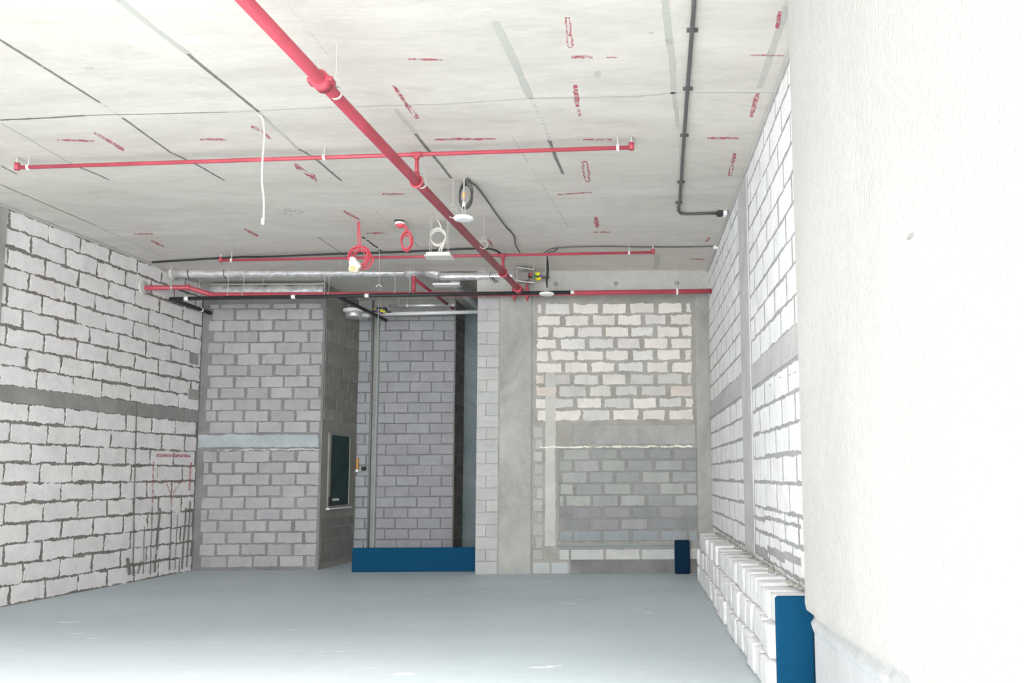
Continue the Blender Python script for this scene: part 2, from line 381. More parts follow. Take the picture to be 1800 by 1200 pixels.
g.lathe(hp, [(0.012, -0.003), (0.012, 0.003)], 14, ax=Matrix.Diagonal((1, 3.2, 1)) @ Matrix.Rotation(R(90), 3, 'Y')); obj('anchor_hole', g, M['concrete_dark'], nearwall)

# --- left back wall and its return face
XB = fl(565, YL, 800)[0]
bl = Wall((XB, YL), (LW_far[0] - 0.1, YL), mats=[M['mortar_cool'], M['block'], M['skim'], M['foam'], M['concrete_dark'], plain('dusty_mortar_line', (.52, .52, .53), .9)])
bl.n = Vector((0, -1, 0)); 
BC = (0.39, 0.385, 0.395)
bl.g = G(); bl.slab(0, bl.L, 0, ZC, 0, 0.22, 0)
_, zt = bl.at(450, 763); _, zb = bl.at(450, 786)
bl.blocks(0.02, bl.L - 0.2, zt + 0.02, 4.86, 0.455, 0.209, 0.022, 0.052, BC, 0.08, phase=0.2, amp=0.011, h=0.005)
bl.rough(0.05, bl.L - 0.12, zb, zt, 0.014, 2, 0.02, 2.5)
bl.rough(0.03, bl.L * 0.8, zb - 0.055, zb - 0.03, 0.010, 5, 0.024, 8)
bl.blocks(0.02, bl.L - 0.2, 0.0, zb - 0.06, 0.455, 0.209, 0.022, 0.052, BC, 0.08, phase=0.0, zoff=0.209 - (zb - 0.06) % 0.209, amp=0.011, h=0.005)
wall_back = bl.build('wall_back_left')
g = G(); g.box((LW_far[0] - 0.1, YL - 0.12, 4.93), (XB + 0.01, YL + 0.05, ZC)); obj('beam', g, M['concrete_dark'], wall_back)
rt = Wall((XB, YL + 0.22), (XB + (YA - YL) * 0.108, YA), mats=[M['return'], M['block'], M['return']]); rt.n = Vector((rt.d.y, -rt.d.x, 0))
rt.a = Vector((XB, YL, 0)); rt.b = Vector((XB + (YA - YL) * 0.108, YA, 0)); rt.L = (rt.b - rt.a).length; rt.g = G(); rt.slab(0, rt.L, 0, ZC, 0, 0.2, 0)
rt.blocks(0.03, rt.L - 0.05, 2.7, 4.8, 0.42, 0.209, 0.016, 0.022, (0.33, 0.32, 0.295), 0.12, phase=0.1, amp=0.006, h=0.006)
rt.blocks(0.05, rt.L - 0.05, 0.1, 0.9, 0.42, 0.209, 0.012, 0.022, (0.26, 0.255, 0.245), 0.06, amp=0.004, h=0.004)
wall_return = rt.build('wall_alcove_return'); XR = rt.b.x

# --- alcove
XA = fl(798, YA, 800)[0]
al = Wall((XA, YA), (XR - 0.02, YA), mats=[M['mortar_cool'], M['block'], M['concrete_dark'], M['concrete']]); al.n = Vector((0, -1, 0)); al.g = G(); al.slab(0, al.L, 0, ZC, 0, 0.2, 0)
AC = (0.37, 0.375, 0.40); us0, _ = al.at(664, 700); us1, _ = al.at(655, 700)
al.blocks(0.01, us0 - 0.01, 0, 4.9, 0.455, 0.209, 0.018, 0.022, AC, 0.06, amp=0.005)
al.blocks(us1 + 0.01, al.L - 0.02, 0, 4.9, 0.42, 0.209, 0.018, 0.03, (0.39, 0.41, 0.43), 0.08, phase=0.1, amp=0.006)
al.slab(us0, us1, 0, 4.9, 0.012, 0.02, 2)
al.slab(0, al.L, 4.95, ZC, 0.02, 0.03, 3)
wall_alc = al.build('wall_alcove')
XD = XA + (YD - YA) * 0.108
ad = Wall((XA, YA), (XD, YD), mats=[M['return'], M['block'], M['return']]); ad.n = Vector((ad.d.y, -ad.d.x, 0)); ad.g = G(); ad.slab(0, ad.L, 0, ZC, 0, 0.15, 0)
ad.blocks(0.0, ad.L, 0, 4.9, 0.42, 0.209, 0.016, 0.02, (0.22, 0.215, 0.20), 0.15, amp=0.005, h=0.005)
ad.build('wall_alcove_side')
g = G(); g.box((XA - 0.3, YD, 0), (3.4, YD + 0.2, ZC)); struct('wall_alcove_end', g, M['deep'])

# --- right back wall
XK = fl(837, YR, 800)[0]; XRW = RW_far[0] + 0.05
br = Wall((XRW, YR), (XK, YR), thick=0.4, mats=[M['mortar_pale'], M['block'], M['concrete'], M['concrete_beam'], M['foam'], M['skim'], M['mortar_cool'], concrete('mortar_infill', (0.235, 0.235, 0.23), (0.32, 0.32, 0.31), (1, 1, 1), 2, 22, bump=0.5)]); br.n = Vector((0, -1, 0)); br.g = G(); br.slab(0, br.L, 0, ZC, 0, 0.4, 0)
def bu(px, py=700): return br.at(px, py)[0]
def bz(py, px=1050): return br.at(px, py)[1]
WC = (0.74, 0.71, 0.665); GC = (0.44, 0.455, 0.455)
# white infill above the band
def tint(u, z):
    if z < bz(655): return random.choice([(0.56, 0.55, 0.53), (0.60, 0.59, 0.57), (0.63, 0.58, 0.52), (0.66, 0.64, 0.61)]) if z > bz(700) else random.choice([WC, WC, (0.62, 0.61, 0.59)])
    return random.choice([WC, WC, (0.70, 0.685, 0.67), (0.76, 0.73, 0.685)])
zA, zB = bz(740), bz(532)
rowh = (zB - zA) / 10
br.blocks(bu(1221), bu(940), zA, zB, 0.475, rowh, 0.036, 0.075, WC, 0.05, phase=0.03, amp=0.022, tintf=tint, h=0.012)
# band, right margin, vertical chase
br.rough(bu(1221), bu(1007), bz(781), bz(746), 0.016, 2, 0.012, 3)
br.slab(bu(1248), bu(1224), 0.0, bz(520), 0.010, 0.02, 2)
zL = bz(788)
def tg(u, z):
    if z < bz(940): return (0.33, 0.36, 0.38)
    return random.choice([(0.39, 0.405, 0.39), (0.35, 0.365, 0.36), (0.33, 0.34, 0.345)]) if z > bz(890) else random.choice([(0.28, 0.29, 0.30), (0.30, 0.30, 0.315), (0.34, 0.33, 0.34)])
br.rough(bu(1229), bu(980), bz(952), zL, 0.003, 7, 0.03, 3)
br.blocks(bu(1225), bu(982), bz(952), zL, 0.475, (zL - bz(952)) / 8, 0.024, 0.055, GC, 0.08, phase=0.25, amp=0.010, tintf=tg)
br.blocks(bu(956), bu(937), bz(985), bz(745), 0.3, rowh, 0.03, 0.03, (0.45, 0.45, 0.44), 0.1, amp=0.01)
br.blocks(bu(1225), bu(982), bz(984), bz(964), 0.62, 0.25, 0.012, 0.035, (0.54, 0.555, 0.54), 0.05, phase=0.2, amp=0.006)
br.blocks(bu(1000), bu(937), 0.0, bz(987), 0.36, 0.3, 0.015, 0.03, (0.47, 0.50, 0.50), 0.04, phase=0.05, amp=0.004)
br.slab(bu(1222), bu(1002), 0.0, bz(983), 0.012, 0.02, 6)
br.rough(bu(977), bu(958), bz(960), bz(652), 0.014, 3, 0.012, 3)
# concrete column and narrow block pier
br.slab(bu(934), bu(879), 0.0, bz(520), 0.025, 0.03, 2)
br.blocks(bu(877), bu(838), 0.0, bz(520), 0.39, (bz(522)) / 23, 0.012, 0.012, (0.47, 0.475, 0.475), 0.05, phase=0.0, half=0.45, amp=0.004, h=0.006, wob=0.01)
# foam line under the band
br.rough(bu(1215), bu(950), bz(787, 1050), bz(783.5), 0.02, 4, 0.022, 7)
wall_br = br.build('wall_back_right')
g = G(); zbm = bz(518); g.box((XK, YR - 0.10, zbm), (XRW, YR + 0.1, ZC)); beam = obj('beam', g, M['concrete_beam'], wall_br)
for px, py in ((977, 499), (1083, 498), (1190, 497)):
    c = atY(px, py, YR - 0.105); g = G(); g.ring(c, (0, 1, 0), 0.032, 0.008); g.lathe(c, [(0.018, -0.004), (0.018, 0.004)], 12, 0, Matrix.Rotation(R(90), 3, 'X')); obj('tie_hole', g, M['concrete_dark'], wall_br)
# green recessed channel near the floor
c0 = atY(980, 960, YR - 0.03); c1 = atY(1190, 958, YR - 0.03)
t = thing('floor_trunking', 'grey-green trunking along the foot of the right-hand back wall', 'trunking', ((c0.x + c1.x) / 2, YR - 0.03, c0.z))
g = G(); g.box((c0.x, YR - 0.045, c0.z - 0.035), (c1.x, YR - 0.01, c0.z + 0.035)); obj('channel', g, plain('trunking_grey', (0.27, 0.31, 0.30), 0.7), t)
g = G(); g.box((c0.x, YR - 0.052, c0.z - 0.004), (c1.x, YR - 0.044, c0.z + 0.006)); obj('lid_seam', g, M['graphite'], t)
# side wall of the pier running back, closing the alcove
g = G(); g.box((XK, YR + 0.38, 0), (XK + 0.2, YD, ZC)); struct('wall_alcove_right', g, M['mortar_cool'])

# --- marks on the left wall: red spray and cut grooves
def wall_ribbon(wl, pts, wpx, hgt=0.02):
    g = G(); vs = []
    for i, (x, y) in enumerate(pts):
        x0, y0 = pts[max(i - 1, 0)]; x1, y1 = pts[min(i + 1, len(pts) - 1)]; L = math.hypot(x1 - x0, y1 - y0); nx, ny = -(y1 - y0) / L, (x1 - x0) / L
        for sg in (-1, 1):
            u, z = wl.at(x + sg * nx * wpx / 2 , y + sg * ny * wpx / 2 ); vs.append(wl.P(u, z, hgt))
    for i in range(len(pts) - 1): g.add([], [])
    g.add(vs, [(2 * i, 2 * i + 1, 2 * i + 3, 2 * i + 2) for i in range(len(pts) - 1)]); return g
def dens(pts, n=14, amp=0.0):
    out = []
    for (a, b), (c, d) in zip(pts[:-1], pts[1:]):
        for i in range(n): t = i / n; out.append((a + (c - a) * t + random.uniform(-amp, amp), b + (d - b) * t + random.uniform(-amp, amp)))
    return out + [pts[-1]]
for pts, wd in (([(273, 800), (333, 801)], 5), ([(268, 811), (266, 888)], 2.2), ([(334, 813), (331, 862)], 3), ([(288, 841), (299, 870), (300, 890)], 1.6), ([(320, 840), (302, 868)], 1.8)):
    obj('paint_mark', wall_ribbon(lw, dens(pts, 10, 0.4), wd), M['red_paint'], wall_left)
for pts, wd in (([(238, 705), (234, 880), (232, 1012)], 2.2), ([(266, 890), (262, 1010)], 1.8), ([(280, 893), (270, 1005)], 3.5), ([(300, 896), (296, 1002)], 2.0), ([(325, 893), (318, 1000)], 3.0),
                ([(310, 905), (306, 1000)], 1.5), ([(222, 980), (226, 1010)], 6), ([(247, 985), (240, 1008)], 2.5), ([(333, 880), (326, 996)], 2.5), ([(252, 925), (250, 1008)], 1.6)):
    obj('cut_groove', wall_ribbon(lw, dens(pts, 8, 0.5), wd), M['joint_dark'], wall_left)
# white fillet of mortar along the top of both side walls
for wl, nm in ((lw, 'left'), (rw, 'right')):
    g = G(); n = int(wl.L / 0.12); ps = [wl.P(wl.L * i / n, ZC - 0.012, 0.01) for i in range(n + 1)]
    g.tube(ps, [0.018 + 0.008 * random.random() for _ in ps], 6); obj('mortar_fillet', g, M['plaster'], wall_left if nm == 'left' else wall_right)

# ---------------------------------------------------------------- ceiling joints and painted marks
def ribbonz(pts, width, z, px=True):
    P = [atz(x, y, z) for x, y in pts] if px else pts; vs = []
    for i, p in enumerate(P):
        t = (P[min(i + 1, len(P) - 1)] - P[max(i - 1, 0)]).normalized(); n = Vector((-t.y, t.x, 0)); w_ = width * random.uniform(0.85, 1.15) / 2
        vs += [p + n * w_, p - n * w_]
    g = G(); g.add(vs, [(2 * i, 2 * i + 1, 2 * i + 3, 2 * i + 2) for i in range(len(P) - 1)]); return g
for pts, wd, mt in (
    ([(-60, 33), (0, 70), (60, 108), (175, 180)], .032, 'joint_dark'), ([(175, 180), (215, 207)], .02, 'joint_pale'), ([(215, 207), (300, 268), (345, 289), (395, 317)], .03, 'joint_dark'),
    ([(195, -12), (260, 42), (330, 95)], .055, 'joint_grey'), ([(330, 95), (412, 162), (455, 197)], .035, 'joint_dark'), ([(455, 197), (480, 222), (525, 262)], .035, 'joint_grey'), ([(525, 262), (550, 275), (600, 318)], .032, 'joint_dark'),
    ([(870, 38), (900, 100), (932, 172)], .07, 'joint_grey'), ([(932, 172), (950, 205), (968, 250)], .025, 'joint_pale'), ([(965, 245), (978, 280), (990, 306)], .035, 'joint_dark'),
    ([(1168, -10), (1175, 60), (1182, 110), (1184, 165)], .055, 'joint_grey'), ([(1184, 165), (1189, 195), (1191, 222)], .04, 'joint_grey'), ([(1192, 222), (1198, 330)], .015, 'joint_pale'),
    ([(0, 211), (70, 208), (150, 203)], .028, 'joint_dark'), ([(150, 203), (400, 197)], .014, 'joint_dark'), ([(400, 197), (600, 188), (780, 183), (935, 173)], .016, 'joint_grey'), ([(935, 173), (1010, 172), (1120, 170), (1185, 163)], .024, 'joint_grey'), ([(1185, 163), (1240, 163), (1370, 163)], .014, 'joint_grey'),
    ([(1384, 10), (1372, 45), (1352, 105), (1335, 155)], .06, 'joint_grey'),
    ([(0, 216), (60, 250), (130, 290)], .025, 'joint_grey'), ([(130, 290), (160, 302), (192, 316)], .032, 'joint_dark'), ([(2, 292), (30, 306)], .025, 'joint_dark'),
    ([(695, 192), (730, 235)], .05, 'joint_grey'), ([(730, 235), (755, 266), (775, 290), (793, 313)], .035, 'joint_dark'),
    ([(0, 324), (60, 350), (170, 397)], .022, 'joint_dark'), ([(170, 397), (245, 432), (330, 468)], .02, 'joint_pale'),
    ([(655, 360), (760, 356), (880, 353), (1160, 344)], .012, 'joint_pale'), ([(500, 0), (575, 95)], .015, 'joint_pale'), ([(655, 365), (700, 408)], .018, 'joint_pale'),
    ([(560, 417), (610, 452)], .02, 'joint_dark'), ([(727, 425), (738, 436)], .04, 'joint_grey'), ([(1156, 448), (1153, 472)], .1, 'joint_grey'), ([(1220, 170), (1370, 195)], .01, 'joint_pale'),
    ([(1150, 400), (1260, 401)], .012, 'joint_pale'), ([(1200, 343), (1290, 342)], .012, 'joint_pale'), ([(900, 240), (1000, 400)], .012, 'joint_pale')):
    obj('joint_strip', ribbonz(dens(pts, 8, 0.35), wd, ZC - 0.0015), M[mt], ceiling)
def poly_mark(cx, cy, ex, ey, wpx, loop=False, mat='red_paint'):
    """a sprayed stroke from (cx,cy) to (ex,ey), solid or as a closed loop"""
    n = 14; pts = []; L = math.hypot(ex - cx, ey - cy); tx, ty = (ex - cx) / L, (ey - cy) / L; nx, ny = -ty, tx
    if abs(nx) > abs(ny): nx, ny = (1 if nx > 0 else -1), 0
    else: nx, ny = 0, (1 if ny > 0 else -1)
    sd = random.random() * 50
    def off(t, sgn): return sgn * wpx / 2 * (0.65 + 0.35 * math.sin(math.pi * min(max(t, 0.08), 0.92))) * (1 + 0.5 * noise.noise(Vector((t * 7, sd, sgn * 3))))
    out = [(cx + tx * L * i / n + nx * off(i / n, 1), cy + ty * L * i / n + ny * off(i / n, 1)) for i in range(n + 1)]
    out += [(cx + tx * L * i / n + nx * off(i / n, -1), cy + ty * L * i / n + ny * off(i / n, -1)) for i in range(n, -1, -1)]
    g = G()
    if loop:
        mx, my = (cx + ex) / 2, (cy + ey) / 2
        k = len(out); inn = [(mx + (x - mx) * (0.8 if abs(tx) > abs(ty) else 0.42), my + (y - my) * (0.42 if abs(tx) > abs(ty) else 0.86)) for x, y in out]
        g.add([atz(x, y, ZC - 0.002) for x, y in out + inn], [(i, (i + 1) % k, k + (i + 1) % k, k + i) for i in range(k)])
    else:
        k = n + 1; g.add([atz(x, y, ZC - 0.002) for x, y in out], [(i, i + 1, 2 * k - 2 - i, 2 * k - 1 - i) for i in range(n)])
    obj('paint_mark', g, M[mat], ceiling)
for a in ((997, 30, 1001, 62, 11, 1), (1000, 62, 1003, 84, 13, 1), (718, 104, 778, 105, 4), (1004, 100, 1042, 100, 6), (1065, 101, 1086, 101, 2.5), (1011, 149, 1015, 188, 9), (1017, 192, 1019, 204, 6),
          (1371, 20, 1366, 50, 8), (1318, 97, 1378, 98, 2.5), (1332, 164, 1320, 206, 9), (1243, 243, 1298, 243, 4), (1292, 269, 1287, 290, 7), (1287, 290, 1283, 309, 8, 1),
          (763, 245, 872, 244, 3.5), (1025, 245, 1076, 245, 2.6), (1027, 283, 1034, 320, 12, 1), (692, 150, 716, 186, 7), (714, 184, 736, 209, 9, 1), (100, 246, 166, 248, 3.5), (165, 233, 190, 247, 5), (188, 246, 218, 264, 7),
          (352, 245, 398, 245, 3.5), (441, 222, 456, 228, 6), (458, 229, 476, 244, 5), (517, 288, 557, 317, 8, 1), (672, 341, 712, 341, 3.5), (980, 342, 1040, 338, 2.5), (1047, 381, 1050, 400, 8), (1043, 408, 1072, 408, 2.6),
          (236, 411, 269, 411, 2.6), (266, 423, 288, 433, 4), (429, 402, 454, 415, 5), (604, 371, 632, 386, 5), (644, 410, 677, 409, 2.6), (1240, 424, 1248, 418, 6), (857, 420, 866, 432, 5), (1215, 455, 1240, 456, 2.5)):
    poly_mark(*a[:5], loop=len(a) > 5)
for (x, y) in ((639, 418), (647, 423), (652, 427), (657, 431), (662, 434), (668, 440)):
    poly_mark(x - 3, y - 1, x + 3, y + 1, 2.4, mat='black_paint')
# stains on the concrete
for (x, y, w_, h_) in ((510, 372, 55, 12), (157, 120, 20, 6), (1050, 130, 14, 12), (1145, 58, 10, 5)):
    pts = [(x + w_ / 2 * math.cos(q) * random.uniform(.8, 1.1), y + h_ / 2 * math.sin(q) * random.uniform(.8, 1.1)) for q in [2 * math.pi * k / 16 for k in range(16)]]
    g = G(); g.add([atz(a, b, ZC - 0.001) for a, b in pts], [tuple(range(16))]); obj('concrete_stain', g, M['joint_grey'] if w_ < 50 else M['joint_pale'], ceiling)

# ---------------------------------------------------------------- pipes
def rod(parent, x, y, z0, z1, r=0.004, m='rod', name='hanger_rod'):
    g = G(); g.tube([(x, y, z0), (x, y, z1)], r, 6); return obj(name, g, M[m], parent)
def clamp(parent, c, axis, r, m='rod', name='pipe_clamp', th=0.006):
    g = G(); a = Vector(axis).normalized()
    for k in (-0.008, 0.008): g.ring(Vector(c) + a * k, axis, r + th * 0.6, th)
    return obj(name, g, M[m], parent, True)
def pipe_run(name, label, p0, p1, r, mat='red', cat='pipe', hang=(), caps=True, hm='rod'):
    p0, p1 = Vector(p0), Vector(p1); d = (p1 - p0).normalized()
    t = thing(name, label, cat, (p0 + p1) / 2)
    g = G(); g.tube([p0, p1], r, 16); obj('pipe_body', g, M[mat], t, True)
    for f in hang:
        c = p0.lerp(p1, f); rod(clamp(t, c, d, r, hm), c.x, c.y, c.z + r, ZC)
    return t
# main pipe running away from the camera under the ceiling
ZM = 4.80
a0 = atz(430, 0, ZM); a1 = atz(915, 512, ZM); dm = (a1 - a0).normalized(); st = a0 - dm * 3.5
main = thing('sprinkler_main_pipe', 'thick red sprinkler main running diagonally away under the ceiling', 'pipe', (st + a1) / 2)
g = G(); g.tube([st, a1], 0.051, 20); obj('pipe_body', g, M['red'], main, True)
for px, py in ((565, 143),):
    c = atz(px, py, ZM); g = G(); g.tube([c - dm * 0.05, c + dm * 0.05], 0.078, 20); 
    for s in (-1, 1):
        q = Vector((dm.y, -dm.x, 0)) * s * 0.085; g.box((-.02, -.05, -.02), (.02, .05, .02), ax=Matrix.Translation(c + q), bev=.006)
    obj('grooved_coupling', g, M['red'], main, True)
for px, py in ((590, 163), (741, 322), (796, 375), (850, 430)):
    c = atz(px, py, ZM); kc = clamp(main, c, dm, 0.052, 'rod', th=.004); rod(kc, c.x, c.y, ZM + 0.06, ZC)
    g = G(); 
    for s in (-1, 1): g.tube([c + Vector((dm.y, -dm.x, 0)) * s * 0.056, c + Vector((dm.y, -dm.x, 0)) * s * 0.03 + Vector((0, 0, .10)), c + Vector((0, 0, .12))], 0.004, 6)
    obj('clevis_hanger', g, M['rod'], kc)
# end coupling with four bolted flanges
c = a1
g = G(); g.tube([c - dm * 0.28, c - dm * 0.12], 0.075, 18); obj('grooved_coupling', g, M['red'], main, True)
YT = a1.y + 0.02
for s in (-1, 1):
    g = G(); q = Vector((c.x + s * 0.11, YT, ZM - 0.01)); g.box((-.03, -.085, -.10), (.03, .085, .10), ax=Matrix.Translation(q), bev=.012)
    g.tube([q + Vector((0, -.06, -.14)), q + Vector((0, -.06, .13))], .014, 8); g.tube([q + Vector((0, .06, -.14)), q + Vector((0, .06, .13))], .014, 8)
    obj('bolted_flange', g, M['red'], main)

# transverse main along the back
cr = thing('cross_main_pipe', 'red main pipe crossing the room in front of the back walls', 'pipe', (-3, YT, ZM))
pA = atwall(252, 506, lw.a, lw.b); ZT = atY(900, 516, YT).z - 0.0
pts = [pA, atY(330, 505, YT - .1), atY(372, 518, YT), atY(900, 516.5, YT), atY(1251, 511.5, YT - 0.15)]
pR = atwall(1251, 511.5, rw.a, rw.b); pts[-1] = pR
g = G(); g.tube([pts[0], pts[1], pts[2], pts[2].lerp(pts[3], .03), pts[3], pts[4]], 0.042, 16); obj('pipe_body', g, M['red'], cr, True)
def onY(seg0, seg1, px):
    # point of a straight run seen at column px
    lo, hi = 0.0, 1.0
    for _ in range(40):
        m = (lo + hi) / 2; q = seg0.lerp(seg1, m); v = Mrot.transposed() @ (q - O); x = CX + F * v.x / -v.z
        if x < px: lo = m
        else: hi = m
    return seg0.lerp(seg1, (lo + hi) / 2)
for px in (428, 578, 694, 727, 850): c = onY(pts[2], pts[3], px); rod(clamp(cr, c, (1, 0, 0), 0.043, th=.004), c.x, c.y, c.z + .04, ZC)
for px in (1190,): c = onY(pts[3], pts[4], px); rod(clamp(cr, c, (1, 0, 0), 0.043, 'white', th=.009), c.x, c.y, c.z + .04, ZC, .007)
c = pts[0].lerp(pts[1], .6); rod(clamp(cr, c, pts[1] - pts[0], 0.043), c.x, c.y, c.z + .04, ZC)
for q in (pts[1], pts[2]):
    g = G(); g.lathe(q - Vector((0, 0, .05)), [(.03, 0), (.055, .02), (.055, .08), (.03, .10)], 16); obj('elbow_fitting', g, M['red'], cr, True)
g = G(); ax = Matrix.Rotation(R(90), 3, 'Y'); g.lathe(pA + Vector((0.01, 0, 0.0)), [(.12, -.02), (.12, .006), (.06, .02), (.05, .02)], 26, 0, ax); obj('cement_collar', g, M['cement'], cr)

# branch pipes with risers
def branch(label, e0, e1, rx, ry, r=0.022, tees=(), hang=(), z=5.10, caps=True):
    p0 = atz(*e0, z); p1 = atz(*e1, z); t = thing('sprinkler_branch_pipe', label, 'pipe', (p0 + p1) / 2)
    g = G(); g.tube([p0, p1], r, 14); obj('pipe_body', g, M['red'], t, True); d = (p1 - p0).normalized()
    for k, q in ((0, p0), (1, p1)):
        g = G(); g.tube([q - Vector((0, 0, r * 1.2)), q + Vector((0, 0, .05))], r * 1.35, 12); eo = obj('end_elbow', g, M['red'], t, True)
        g = G(); g.tube([q + Vector((0, 0, .05)), q + Vector((0, 0, .075)), q + Vector((0, 0, .08)), q + Vector((0, 0, .115))], [.018, .018, .012, .01], 10); obj('sprinkler_head', g, M['steel'], eo)
    for px in hang:
        c = onY(p0, p1, px); rod(clamp(t, c, d, r, 'white', th=.007), c.x, c.y, c.z + r, ZC, .006)
    k_ = ((a0.x - p0.x) * dm.y - (a0.y - p0.y) * dm.x) / (d.x * dm.y - d.y * dm.x); c = p0 + d * k_; g = G(); g.tube([c - d * .06, c + d * .06], r * 1.35, 12); g.tube([c, c - Vector((0, 0, .05))], r * 1.35, 12); obj('tee_fitting', g, M['red'], t, True)
    g = G(); g.tube([c, Vector((c.x, c.y, ZM + .03))], r * 1.05, 12); obj('riser', g, M['red'], t, True)
    g = G(); g.tube([Vector((c.x, c.y, ZM + .10)), Vector((c.x, c.y, ZM + .04))], r * 1.5, 12); g.ring((c.x, c.y, ZM - .0), dm, .062, .014); obj('saddle_tee', g, M['red'], t, True)
    return t
branch('thin red sprinkler branch across the near ceiling, left of the hanging cord to the bare end', (30, 294.5), (1110, 259), 738, 273, hang=(50, 570, 1086))['label'] = 'thin red sprinkler branch crossing the ceiling nearest the camera'
branch('thin red sprinkler branch high up near the back walls', (388, 457.5), (1148, 443.5), 889, 450, hang=(407, 1106), z=5.08)
# short branch going back into the alcove
q0 = onY(pts[2], pts[3], 727); q1 = Vector((q0.x, q0.y, atY(727, 489, q0.y).z)); q2 = atz(797, 543, q1.z)
t = thing('alcove_branch_pipe', 'short dark red pipe rising off the cross main and running back into the alcove', 'pipe', q0)
g = G(); g.tube([q0 + Vector((0, 0, .04)), q1], .034, 12); obj('riser', g, M['red'], t, True)
g = G(); g.tube([q1, q2], .028, 12); obj('pipe_body', g, M['red'], t, True)
g = G(); g.lathe(q1 - Vector((0, 0, .03)), [(.02, 0), (.04, .015), (.04, .05), (.02, .065)], 14); obj('elbow_fitting', g, M['red'], t, True)

# black insulated pipe just in front of the cross main
YB = YT - 0.12
b0 = atY(300, 525, YB); b1 = atY(1003, 513.5, YB)
t = thing('black_insulated_pipe', 'long black insulated pipe hung just below the red cross main', 'pipe', (b0 + b1) / 2)
g = G(); g.tube([b0, b1], .032, 14); obj('pipe_body', g, M['black'], t, True)
e = atz(375, 552, b0.z); g = G(); g.tube([b0, e], .034, 14); g.tube([b0.lerp(e, .93), e], .045, 12); obj('return_leg', g, M['black'], t, True)
m0 = onY(b0, b1, 592); e2 = atz(679, 563, m0.z); g = G(); g.tube([m0, e2], .032, 14); obj('alcove_leg', g, M['black'], t, True)
for px in (328, 516, 645, 1005):
    c = onY(b0, b1, px) if px < 1003 else b1; g = G(); wd = .035 if px < 1000 else .06; g.tube([c - Vector((wd, 0, 0)), c + Vector((wd, 0, 0))], .036 if px < 1003 else .030, 14); obj('white_tag', g, M['white'], t, True)
for f, ee in ((.35, e), ):
    c = b0.lerp(ee, .7); g = G(); g.tube([c - (ee - b0).normalized() * .02, c + (ee - b0).normalized() * .02], .038, 12); obj('white_tag', g, M['white'], t, True)
for px in (400, 570, 720, 860): c = onY(b0, b1, px); rod(t, c.x, c.y, c.z + .03, ZC, .004)

# silver insulated duct
YS = YT + 0.35
s0 = atY(302, 480, YS - 0.1); s0 = atwall(300, 481, lw.a, lw.b) + Vector((.05, 0, 0)); s1 = atY(735, 479, YS); 
t = thing('foil_wrapped_duct', 'long grey foil-wrapped duct crossing from the left wall below the ceiling', 'duct', (s0 + s1) / 2)
g = G(); n = 40; P = [s0.lerp(s1, i / n) + Vector((0, 0, .006 * math.sin(i * 1.9))) for i in range(n + 1)]; g.tube(P, [.075 + .006 * random.random() for _ in P], 16); obj('duct_body', g, M['foil_dull'], t, True)
s2 = atY(712, 480, YS - .02); s3 = atY(742, 473, YS); s4 = atY(772, 482, YS)
g = G(); g.tube(catmull([s2, s3, s4, atY(790, 493, YS + .1)], 6), [.10, .13, .14, .15, .15, .14, .13, .12, .13, .125, .12, .12, .11, .11, .10, .10, .09, .09, .08], 14); obj('wrapped_bend', g, M['foil_dull'], t, True)
for px in (425, 570, 694): c = onY(s0, s1, px); rod(clamp(t, c, (1, 0, 0), .08, 'rod', th=.004), c.x, c.y, c.z + .07, ZC)
g = G(); g.lathe(s0, [(.11, -.03), (.11, .02), (.08, .03)], 24, 0, Matrix.Rotation(R(90), 3, 'Y')); obj('wall_collar', g, M['cement'], t)
for dx in (.28, .9): g = G(); g.ring(s0 + Vector((dx, 0, 0)), (1, 0, 0), .082, .006); obj('black_strap', g, M['black'], t)
# bright silver duct, right part
w0 = atY(770, 486, YS - .12); w1 = atY(906, 485, YS - .12)
t = thing('bright_foil_duct', 'short bright silver duct ending beside the diagonal red main', 'duct', (w0 + w1) / 2)
P = [w0.lerp(w1, i / 20) for i in range(21)]; g = G(); g.tube(P, [.045] + [.068 + .005 * random.random() for _ in range(19)] + [.066], 16); obj('duct_body', g, M['foil'], t, True)
for px in (772, 812, 858): c = onY(w0, w1, px); rod(t, c.x, c.y, c.z + .05, ZC, .004)
g = G(); c = onY(w0, w1, 862); g.ring(c, (1, 0, 0), .074, .005); g.tube([c + Vector((.02, -.07, -.04)), c + Vector((.10, -.09, -.14))], .01, 6); g.tube([c + Vector((.05, -.07, -.04)), c + Vector((.14, -.09, -.13))], .008, 6); obj('drooping_strap', g, M['graphite'], t)
# diagonal flexible duct running back into the alcove
f0 = atY(800, 496, YS); f1 = atz(845, 540, f0.z)
t = thing('flexible_duct', 'crumpled silver flexible duct slanting back into the alcove beside the pier', 'duct', (f0 + f1) / 2)
n = 24; P = [f0.lerp(f1, i / n) for i in range(n + 1)]; g = G(); g.tube(P, [.09 + (.008 if i % 2 else 0) for i in range(n + 1)], 14); obj('duct_body', g, M['foil'], t)
# left stub duct between wall and back wall
v0 = atY(372, 512, YL - .22); v1 = atY(572, 511, YL - .22)
t = thing('low_foil_duct', 'grey crumpled duct lying high along the left-hand back wall', 'duct', (v0 + v1) / 2)
P = [v0.lerp(v1, i / 24) + Vector((0, 0, .01 * math.sin(i))) for i in range(25)]; g = G(); g.tube(P, [.10 + .014 * random.random() for _ in P], 14); obj('duct_body', g, M['foil_dull'], t, True)
g = G(); g.box((v0.x, v0.y - .06, v0.z + .10), (v1.x, v0.y + .06, v0.z + .125)); obj('support_rail', g, M['steel'], t)
for px in (450, 520): c = onY(v0, v1, px); rod(t, c.x, c.y, c.z + .1, ZC, .004)

